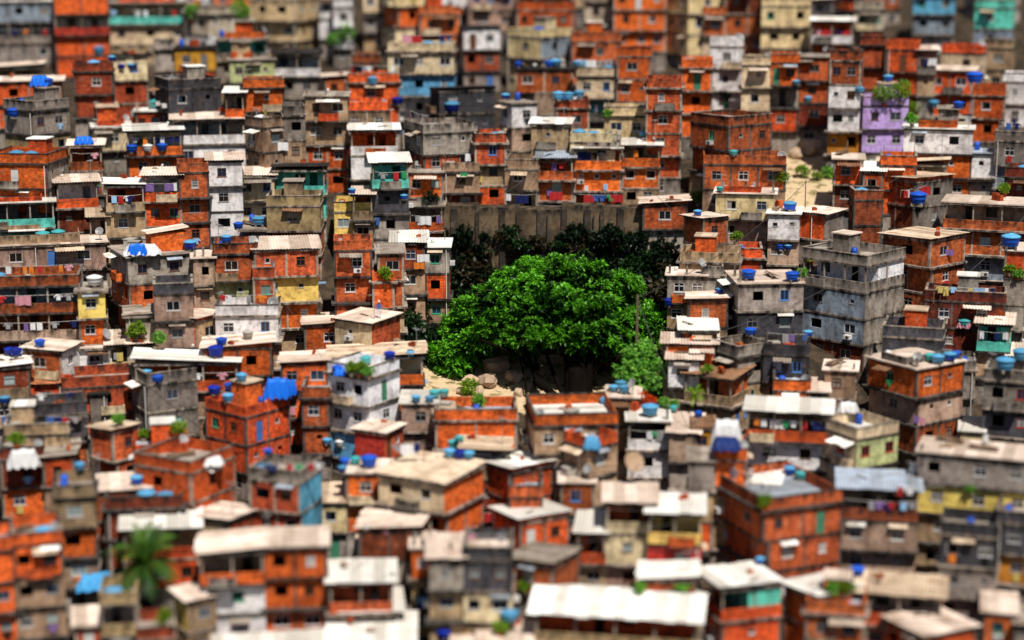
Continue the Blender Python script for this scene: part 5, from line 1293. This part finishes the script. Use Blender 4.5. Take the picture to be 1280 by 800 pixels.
# green things on roofs and slopes: place, size, leaf
PL = [(975, 232, 10, 'LEAFY', 'lime green shrub beside the long brick front at the dirt clearing', 0), (1003, 222, 9, 'LEAFY', 'lime shrub in the middle of the dirt clearing', 0), (1020, 226, 7, 'LEAFY', 'small lime shrub at the lower rim of the dirt clearing', 0), (1035, 215, 9, 'LEAF2', 'green shrub near the rubble roof by the dirt clearing', 0),
      (1105, 133, 13, 'LEAFY', 'bright roof garden bush above the purple house', 1), (1125, 130, 15, 'LEAFY', 'taller lime roof garden bush behind the purple house', 1), (1142, 134, 10, 'LEAFY', 'yellow-green roof bush at the end of the garden terrace', 1), (434, 52, 15, 'LEAF2', 'bright green tree among the houses near the top', 0), (420, 58, 10, 'LEAF2', 'smaller green bush by the bright green tree near the top', 0),
      (303, 18, 14, 'LEAF2', 'dark green tree at the top edge by the beige block', 0), (240, 28, 12, 'LEAF2', 'green plants on the dark terrace near the top', 1), (905, 128, 11, 'LEAFD', 'dark shrub beside the cream tower', 0), (1230, 165, 13, 'LEAF2', 'green tree beside the long white house', 0), (1140, 165, 8, 'LEAF2', 'dark green shrub next to the purple house', 1),
      (176, 422, 13, 'LEAFY', 'lime bush on the roof of the cream cottages', 1), (195, 423, 11, 'LEAF2', 'green bush next to the lime bush on the cottage roof', 1), (166, 423, 7, 'LEAFY', 'small lime bush at the end of the cottage roof planting', 1),
      (440, 467, 8, 'LEAFY', 'low planting at the corner of the white house roof', 1), (450, 466, 9, 'LEAFY', 'bushy planting in the middle of the white house roof', 1), (461, 466, 8, 'LEAF2', 'greener planting on the white house roof garden', 1),
      (1072, 362, 10, 'LEAFY', 'bright bush on the balcony of the big grey house', 1), (873, 258, 9, 'LEAFY', 'potted palm-like plant on a roof beside the gully', 1), (480, 356, 8, 'LEAFY', 'yellow and white flowering plant on a brick balcony', 1), (1003, 365, 7, 'LEAF2', 'dark flowering plant on the corner of the big grey balcony', 1),
      (588, 500, 12, 'LEAFY', 'low weeds on the sandy slope under the huge tree', 0), (600, 506, 9, 'LEAF2', 'green weeds by the long orange parapet', 0), (640, 455, 9, 'LEAFY', 'lime shrub on the tall pale boulder', 0), (920, 320, 7, 'LEAFY', 'small bush by the plain orange brick box', 1), (1015, 320, 7, 'LEAFY', 'small bush on the roof of the big grey house', 1),
      (1262, 345, 7, 'LEAFY', 'potted bush beneath the round blue tank pillar', 1), (1272, 350, 6, 'LEAF2', 'second potted bush beneath the blue tank pillar', 1), (150, 545, 7, 'LEAF2', 'potted greenery on the brick corner house', 1), (225, 548, 8, 'LEAFY', 'lime bush on the low brick terrace', 1), (180, 552, 6, 'LEAFY', 'bush at the end of the low brick terrace', 1),
      (955, 635, 9, 'LEAFY', 'yellow-green cactus-like plant on the large orange house roof', 1), (1055, 748, 11, 'LEAFY', 'lime bush on the small house before the white roofs', 1), (1040, 755, 8, 'LEAF2', 'green bush beside the lime bush near the lowest houses', 1), (655, 728, 9, 'LEAFY', 'bush under the long grey-pink roof', 0), (800, 742, 9, 'LEAF2', 'green bush beside the great white roof', 0), (855, 735, 10, 'LEAF2', 'leafy bush behind the corner of the great white roof', 0),
      (625, 795, 9, 'LEAFY', 'lime bush between roofs at the bottom edge', 1), (205, 795, 9, 'LEAFY', 'lime bush on a bottom edge roof', 1), (1255, 240, 8, 'LEAFY', 'yellow-green plants on the terrace stall roof', 1), (885, 487, 7, 'LEAFY', 'flowering plant among pots on the terrace garden', 1), (845, 500, 6, 'LEAF2', 'leafy pot plant on the terrace garden', 1), (1215, 620, 9, 'LEAF2', 'balcony plants on the long yellow house', 1), (20, 555, 8, 'LEAFY', 'weeds on the tan walled yard', 1), (760, 150, 6, 'LEAF2', 'pot plant among washing on an upper terrace', 1),
      (537, 255, 10, 'LEAFD', 'dark hanging shrub at the end of the retaining wall', 0), (612, 262, 8, 'LEAFD', 'dark shrub growing out of the retaining wall top', 0), (830, 502, 8, 'LEAF2', 'green bush by the flowering red bush', 0)]
MT = {'LEAFY': LEAFY, 'LEAF2': LEAF2, 'LEAFD': LEAFD}
for i, (px, py, r, mt, lab, pot) in enumerate(PL):
    loc, ro = place(px, py, 20)
    d = (loc - CAM).dot(AX); rr = r * d / FP; lr = random.Random(i)
    lbs = [(Vector((lr.uniform(-.5, .5) * rr, lr.uniform(-.3, .3) * rr, rr * lr.uniform(.6, 1.3) + (.3 if pot else 0))), rr * lr.uniform(.45, .7)) for _ in range(5)]
    t = plant('potted_plant' if pot else 'shrub', lab, 'plant' if pot else 'shrub', loc, lbs, MT[mt], 150 / max(.5, rr), .26, .14, i, 6)
    if pot:
        mb = MB(); mb.lathe([(0, 0), (.2, 0), (.28, .35), (.25, .35), (0, .3)], 10); mb.build('pot', RUBBLE if i % 2 else FIN['o'], t)
loc, ro = place(803, 508, 20)
t = plant('flowering_bush', 'bush of red and orange flowers beside the terrace garden', 'bush', loc, [(Vector((0, 0, .8)), .7), (Vector((.7, 0, .6)), .6), (Vector((-.6, .1, .5)), .5)], FLOW, 170, .2, .14, 4, 6)
# palms
def palm(base, hgt, L, lab, seed, nf=22, mat=PALMM, tr=.16):
    lr = random.Random(seed); t = thing('palm_tree', lab, 'palm tree', base)
    mb = MB(); mb.tube([(0, 0, -1), (.1, 0, hgt*.5), (0, .1, hgt)], [tr*1.3, tr, tr*.9], 10); mb.build('trunk', BARK, t, True)
    for k in range(nf):
        a = 2*math.pi*k/nf*2.6 + lr.uniform(-.2, .2); el = lr.uniform(-.1, 1.35) if k > 4 else lr.uniform(1.0, 1.45)
        fm = MB(); p = Vector((0, .1, hgt)); d = Vector((math.cos(a)*math.cos(el), math.sin(a)*math.cos(el), math.sin(el))); pts = [p.copy()]
        n = 12; ll = L * lr.uniform(.8, 1.1)
        for i in range(n):
            p = p + d * (ll/n); d = (d - Vector((0, 0, .12 + .012*i))).normalized(); pts.append(p.copy())
        fm.tube(pts, [.04*(1 - .8*i/n) for i in range(n + 1)], 4)
        v = lr.random()
        for i in range(1, n + 1):
            tdir = (pts[i] - pts[i-1]).normalized(); sd = tdir.cross(Vector((0, 0, 1))).normalized(); wl = ll*.26*math.sin(math.pi*(.12 + .86*i/n))
            for sgn in (-1, 1):
                for f in (0, .5):
                    q = pts[i].lerp(pts[i-1], f); tip = q + sd*sgn*wl + tdir*wl*.5 - Vector((0, 0, wl*.35)); e = tdir * ll * .018
                    fm.poly([q - e, q + e, tip], 0, [(v, 0)] * 3)
        fm.build('frond', mat, t)
b = ground(185, 815, 159.5)
palm(b, (815 - 700) * 159.5 / FP, 4.1, 'palm tree with dark drooping fronds beside the pool-blue tarp', 3, 30)
loc, ro = place(868, 512, 24)
palm(loc, 1.6, 1.5, 'small yellowish palm standing among pots on a terrace garden', 9, 14, LEAFY, .1)

# ------------------------------------------------------------------ retaining wall, poles, tarpaulins, cables
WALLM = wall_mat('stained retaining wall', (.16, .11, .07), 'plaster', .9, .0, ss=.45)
wa, wb_ = ground(546, 326, 207.6), ground(806, 326, 207.6)
rw = thing('retaining_wall', 'tall stained concrete retaining wall with dark buttresses below the row of houses', 'retaining wall', (wa + wb_) / 2)
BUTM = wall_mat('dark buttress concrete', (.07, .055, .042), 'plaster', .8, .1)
Lw = (wb_ - wa).length; hw = 6.0
mb = MB()
nseg = 5
for k in range(nseg):
    x0, x1 = -Lw/2 + Lw*k/nseg, -Lw/2 + Lw*(k+1)/nseg; o = .05 * (k % 2)
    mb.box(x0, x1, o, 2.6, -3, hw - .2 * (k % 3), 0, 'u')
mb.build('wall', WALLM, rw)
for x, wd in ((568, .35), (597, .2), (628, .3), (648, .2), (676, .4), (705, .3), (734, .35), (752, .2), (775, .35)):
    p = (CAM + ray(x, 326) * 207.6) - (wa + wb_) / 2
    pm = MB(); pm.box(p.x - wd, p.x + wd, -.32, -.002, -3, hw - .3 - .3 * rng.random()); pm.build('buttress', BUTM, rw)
    if x in (676, 734):
        pm = MB(); pm.tube([(p.x + wd + .3, -.2, -2), (p.x + wd + .3, -.2, hw - 1)], .09, 6); pm.build('drainpipe', DARKM, rw)
for x, y0, y1, dd in ((680, 352, 290, None), (540, 375, 350, None)): pass
def pole(px, yb, yt, d, lab, r=.16, arm=False):
    b = ground(px, yb, d); hgt = (yb - yt) * d / FP
    t = thing('utility_pole', lab, 'utility pole', b)
    mb = MB(); mb.tube([(0, 0, -1.5), (0, 0, hgt)], [r, r*.7], 8); mb.build('post', plain('weathered pole', (.19, .14, .09), .9, .1), t)
    if arm:
        mb = MB(); mb.box(-.9, .9, -.22, -.12, hgt - .5, hgt - .38); mb.build('crossarm', WOOD, t)
        for x in (-.75, -.25, .25, .75):
            mb = MB(); mb.lathe([(0, 0), (.06, 0), (.07, .08), (.04, .16), (0, .17)], 8, 0, (x, -.17, hgt - .379)); mb.build('insulator', FRAME['w'], t)
    return b + Vector((0, 0, hgt - .2))
tops = [pole(795, 512, 366, 184.5, 'weathered wooden pole standing in front of the huge tree', arm=False)]
tops.append(pole(1057, 246, 176, 213, 'thin pale pole rising above brick roofs near the dirt clearing', .09))
tops.append(tops[0])
tops.append(tops[0])
tops.append(pole(898, 700, 600, 170, 'thin pole beside the large orange brick house', .08))
tops.append(pole(1005, 300, 225, 207, 'thin pole by the orange brick gable', .08))
tops.append(pole(345, 300, 215, 212, 'thin pole beside the turquoise house', .08))
tops.append(pole(690, 730, 640, 168, 'thin pole between the wide white roof and the washing terrace', .08))
tops.append(pole(62, 640, 560, 173, 'thin pole near the tan walled yard', .08))
tops.append(pole(1137, 720, 625, 168, 'thin pole below the long yellow house', .08))
def cable(a, b, sag, lab):
    n = 14; mb = MB(); mb.tube([(a.lerp(b, i/n) - a) - Vector((0, 0, sag*4*(i/n)*(1 - i/n))) for i in range(n + 1)], .03, 5)
    thing('cable', lab, 'cable', a, 0, 'cables between poles', mb.mesh('cable', [DARKM]))
for i, j, s in ((0, 5, 1.4), (5, 1, .8), (4, 9, 1.5), (4, 7, 1.2), (7, 8, 3.), (0, 4, 1.5)):
    nm = ['the pole before the huge tree', 'the pale pole by the dirt clearing', 'the slim pole', 'the gully edge pole', 'the large orange house pole', 'the brick gable pole', 'the turquoise house pole', 'the wide white roof pole', 'the tan yard pole', 'the yellow house pole']
    cable(tops[i], tops[j], s, 'dark cable sagging from %s to %s' % (nm[i], nm[j]))
near = [h for h in HOUSES if h['d'] < 245]
for q in range(46):
    h = rng.choice(near); k = min((g for g in near if g is not h and abs(g['d'] - h['d']) < 14), key=lambda g: abs((g['ctr'] - h['ctr']).length - rng.uniform(9, 22)), default=None)
    if k is None: continue
    a = Matrix.Translation(h['ctr']) @ Matrix.Rotation(h['rot'], 4, 'Z') @ Vector((h['X1'] - .1, h['Y0'] - .12, h['zt'] - .15)); b = Matrix.Translation(k['ctr']) @ Matrix.Rotation(k['rot'], 4, 'Z') @ Vector((k['X0'] + .1, k['Y0'] - .12, k['zt'] - .15))
    n = 10; mb = MB(); sg = rng.uniform(.3, 1.0); mb.tube([(a.lerp(b, i/n) - a) - Vector((0, 0, sg*4*(i/n)*(1 - i/n))) for i in range(n + 1)], .022, 4)
    thing('cable', 'dark wire slung from the %s' % SHORTS[h['label']], 'cable', a, 0, 'wires slung from the %s' % SHORTS[h['label']], mb.mesh('cable', [DARKM]))
def tarp(px, py, wpx, hpx, col, lab, seed, dep=1.6, rot=0.):
    """sheet thrown over something: top, and sides hanging in folds."""
    loc, ro = place(px, py, 20)
    d = (loc - CAM).dot(AX); w_, h_ = wpx * d / FP, hpx * d / FP; lr = random.Random(seed); mb = MB()
    nx, ny = 12, 8
    def P(i, j):
        u, v = i/nx*2 - 1, j/ny*2 - 1
        e = max(abs(u), abs(v)); z = h_ * (1 if e < .74 else 1 - ((e - .74)/.26) ** .8 * (.92 + .12*math.sin(i*2.1 + j*1.7)))
        return (u*w_/2*(1 + (.05*math.sin(j*2.5) if e > .8 else 0)), v*dep/2 + (.12*math.sin(i*2.2) if e > .8 else 0), max(.02, z + .07*math.sin(i*1.3)*math.cos(j*1.1)))
    pts = [[P(i, j) for j in range(ny + 1)] for i in range(nx + 1)]
    for i in range(nx):
        for j in range(ny): mb.poly([pts[i][j], pts[i+1][j], pts[i+1][j+1], pts[i][j+1]])
    thing('tarpaulin', lab, 'tarpaulin', loc, -math.atan2(loc.x, loc.y) + rot, None, mb.mesh('tarpaulin', [col]))
tb = plain('bright blue tarpaulin', (.01, .17, .80), .5, .3, 0, .15); tw = plain('dirty white tarpaulin', (.76, .74, .74), .8, .1, 0, .3, 1.5); tn = plain('navy tarpaulin', (.01, .03, .16), .6, .3, 0, .2)
tp = plain('pool blue tarpaulin', (.08, .40, .85), .4, .3, 0, .3, 1.)
tarp(347, 490, 34, 25, tb, 'bright blue tarpaulin thrown over a box on a brick roof', 1); tarp(364, 493, 16, 20, tb, 'smaller blue tarpaulin bundle against the bright blue tarpaulin', 2)
tarp(908, 557, 40, 34, tw, 'dirty white tarpaulin bulging over a pile by the orange balcony', 3, 2.2); tarp(908, 562, 36, 12, tn, 'navy tarpaulin skirt under the bulging white tarpaulin', 4, 2.6)
tarp(178, 330, 46, 12, tw, 'white awning sheet above the curved black balcony', 5, 2.5); tarp(172, 338, 26, 15, tb, 'blue sheet hanging below the white awning sheet', 6, .8)
tarp(120, 728, 48, 16, tp, 'pool-blue tarpaulin stretched over a low roof by the palm', 7, 2.6); tarp(105, 180, 24, 9, tb, 'blue sheet on a roof beside the square orange brick house', 8); tarp(50, 118, 24, 13, tb, 'blue and crumpled tarpaulin on a roof of the upper corner', 9)
tarp(740, 556, 22, 14, TANKM['pale blue'], 'pale blue sheet covering bins inside the bright orange parapet', 10); tarp(30, 590, 40, 22, tw, 'glaring white sheets heaped on a terrace at the edge', 11); tarp(425, 470, 16, 8, tb, 'dark blue cover on the white house roof', 12)
tarp(1060, 497, 26, 12, tw, 'pale sack-like sheet bundle above the brick house with dark streaks', 13, 1.2); tarp(1146, 585, 20, 8, tw, 'pale sheet on the flat slab of the long yellow house', 14); tarp(265, 565, 30, 10, tw, 'pale sheet over clutter on the broad flat brick roof', 15); tarp(1205, 414, 18, 10, CLOTHM['pink'], 'pink bundle of washing on the shadowy slate house', 16, 1.)
# crest banner on the shadowy terrace
hit, loc, nor, _, ob, _ = cast(111, 197)
bt = thing('banner', 'black banner with a red and white shield on a terrace rail', 'banner', loc - ray(111, 197).normalized() * .25, -math.atan2(loc.x, loc.y))
mb = MB(); mb.poly([(-.5, 0, -.7), (.5, 0, -.7), (.5, 0, .4), (-.5, 0, .4)]); mb.build('cloth', CLOTHM['black'], bt)
mb = MB(); mb.poly([(0, -.012, -.55), (.3, -.012, -.2), (.32, -.012, .25), (-.32, -.012, .25), (-.3, -.012, -.2)]); mb.poly([(0, -.02, -.38), (.18, -.02, -.12), (.2, -.02, .12), (-.2, -.02, .12), (-.18, -.02, -.12)], 1)
mb.build('shield', [CLOTHM['red'], CLOTHM['white']], bt)
# ------------------------------------------------------------------ a person on the brick balcony
def person(loc, rz, lab, cap, shirt, pants, skin=(.20, .09, .05)):
    me = bpy.data.meshes.new('person'); V = [(0, 0, .92), (0, 0, 1.12), (0, 0, 1.36), (0, -.01, 1.5), (0, -.03, 1.6), (0, -.03, 1.70),
         (.19, 0, 1.40), (.27, -.05, 1.13), (.22, -.26, 1.02), (.19, -.34, 1.01), (-.19, 0, 1.40), (-.27, -.05, 1.13), (-.22, -.26, 1.02), (-.19, -.34, 1.01),
         (.10, 0, .86), (.11, -.02, .48), (.11, .01, .08), (.12, -.14, .04), (-.10, 0, .86), (-.11, -.02, .48), (-.11, .01, .08), (-.12, -.14, .04)]
    E = [(0,1),(1,2),(2,3),(3,4),(4,5),(2,6),(6,7),(7,8),(8,9),(2,10),(10,11),(11,12),(12,13),(0,14),(14,15),(15,16),(16,17),(0,18),(18,19),(19,20),(20,21)]
    RD = [.14,.13,.15,.06,.095,.085,.06,.048,.036,.04,.06,.048,.036,.04,.10,.07,.05,.04,.10,.07,.05,.04]
    me.from_pydata(V, E, []); o = bpy.data.objects.new('tmp', me); COL.objects.link(o)
    sm = o.modifiers.new('skin', 'SKIN'); sv_ = me.skin_vertices[0].data
    for i, r in enumerate(RD): sv_[i].radius = (r, r * (.75 if i in (0, 1, 2) else 1))
    sv_[0].use_root = True
    o.modifiers.new('sub', 'SUBSURF').levels = 2
    C.view_layer.update(); ev = o.evaluated_get(C.evaluated_depsgraph_get()); nm = bpy.data.meshes.new_from_object(ev); nm.name = 'person'
    bpy.data.objects.remove(o)
    nm.materials.clear()
    for m in (plain('skin', skin), CLOTHM[shirt], CLOTHM[pants], plain('shoes', (.03, .02, .02))): nm.materials.append(m)
    for p in nm.polygons:
        c_ = p.center
        p.material_index = 0 if c_.z > 1.47 or (c_.y < -.12 and c_.z > .9) else 1 if c_.z > .93 or abs(c_.x) > .2 and c_.z > .9 else 2 if c_.z > .1 else 3
        p.use_smooth = True
    t = thing('person', lab, 'person', loc, rz, None, nm)
    mb = MB(); mb.lathe([(.112, 0), (.115, .03), (.10, .10), (.05, .145), (0, .15)], 12, 0, (0, -.025, 1.68)); mb.poly([(-.09, -.11, 1.69), (-.06, -.23, 1.675), (.06, -.23, 1.675), (.09, -.11, 1.69)]); mb.build('cap', CLOTHM[cap], t, True)
    mb = MB(); mb.box(-.008, .008, -.135, -.115, 1.60, 1.64); mb.build('nose', plain('skin nose', skin), t)
loc, ro = place(474, 398, 24)
person(loc, -math.atan2(loc.x, loc.y), 'person in white cap and blue shirt standing at a red brick house', 'white', 'blue', 'white')
# small loose things that nothing of shows behind the houses are left out
TREE, OWN = seen_tree(); shown = set()
for py in range(1, 800, 2):
    for px in range(1, 1280, 2):
        hit, loc, nor, _, ob, _ = cast(px, py)
        if hit: shown.add(rootof(ob).name)
LOOSE = ('shirt', 'towel', 'trousers', 'sheet', 'air_conditioner', 'brick_stack', 'bucket', 'cement_box_tank', 'plank_pile', 'plastic_barrel', 'plastic_chair', 'rubble_pile', 'satellite_dish', 'scrub_bush', 'water_tank', 'utility_pole', 'cable', 'clothesline', 'television_antenna', 'house')
bpy.data.batch_remove([o for o in bpy.data.objects if (lambda r: r.name not in shown and r.name.split('.')[0] in LOOSE)(rootof(o))])
print('objects', len(bpy.data.objects))

# ------------------------------------------------------------------ camera, light, render settings
cd = bpy.data.cameras.new('camera'); cam = bpy.data.objects.new('camera', cd); COL.objects.link(cam)
cam.location = CAM; cam.rotation_euler = (R(90) - PITCH, 0, 0)
cd.sensor_width = 36; cd.lens = 18 / math.tan(R(15)); cd.clip_start = 1; cd.clip_end = 3000
cd.dof.use_dof = True; cd.dof.focus_distance = 197; cd.dof.aperture_fstop = .0245
SC.camera = cam
sv = Vector((.22, -.60, 1.03)).normalized()
sl = bpy.data.lights.new('sun', 'SUN'); sl.energy = 5; sl.angle = R(.5); sl.color = (1, .95, .86)
so = bpy.data.objects.new('sun', sl); COL.objects.link(so); so.rotation_euler = sv.to_track_quat('Z', 'Y').to_euler()
w = bpy.data.worlds.new('World'); SC.world = w; w.use_nodes = True
nt = w.node_tree; sky = nt.nodes.new('ShaderNodeTexSky'); sky.sky_type = 'NISHITA'; sky.sun_disc = False
sky.sun_elevation = math.asin(sv.z); sky.sun_rotation = math.atan2(sv.x, sv.y)
nt.links.new(sky.outputs[0], nt.nodes['Background'].inputs[0]); nt.nodes['Background'].inputs[1].default_value = .05
SC.view_settings.view_transform = 'Standard'; SC.view_settings.look = 'None'; SC.view_settings.exposure = 0
SC.render.engine = 'CYCLES'; SC.cycles.use_denoising = True; SC.cycles.max_bounces = 4; SC.cycles.diffuse_bounces = 2
SC.cycles.glossy_bounces = 2; SC.cycles.transparent_max_bounces = 4
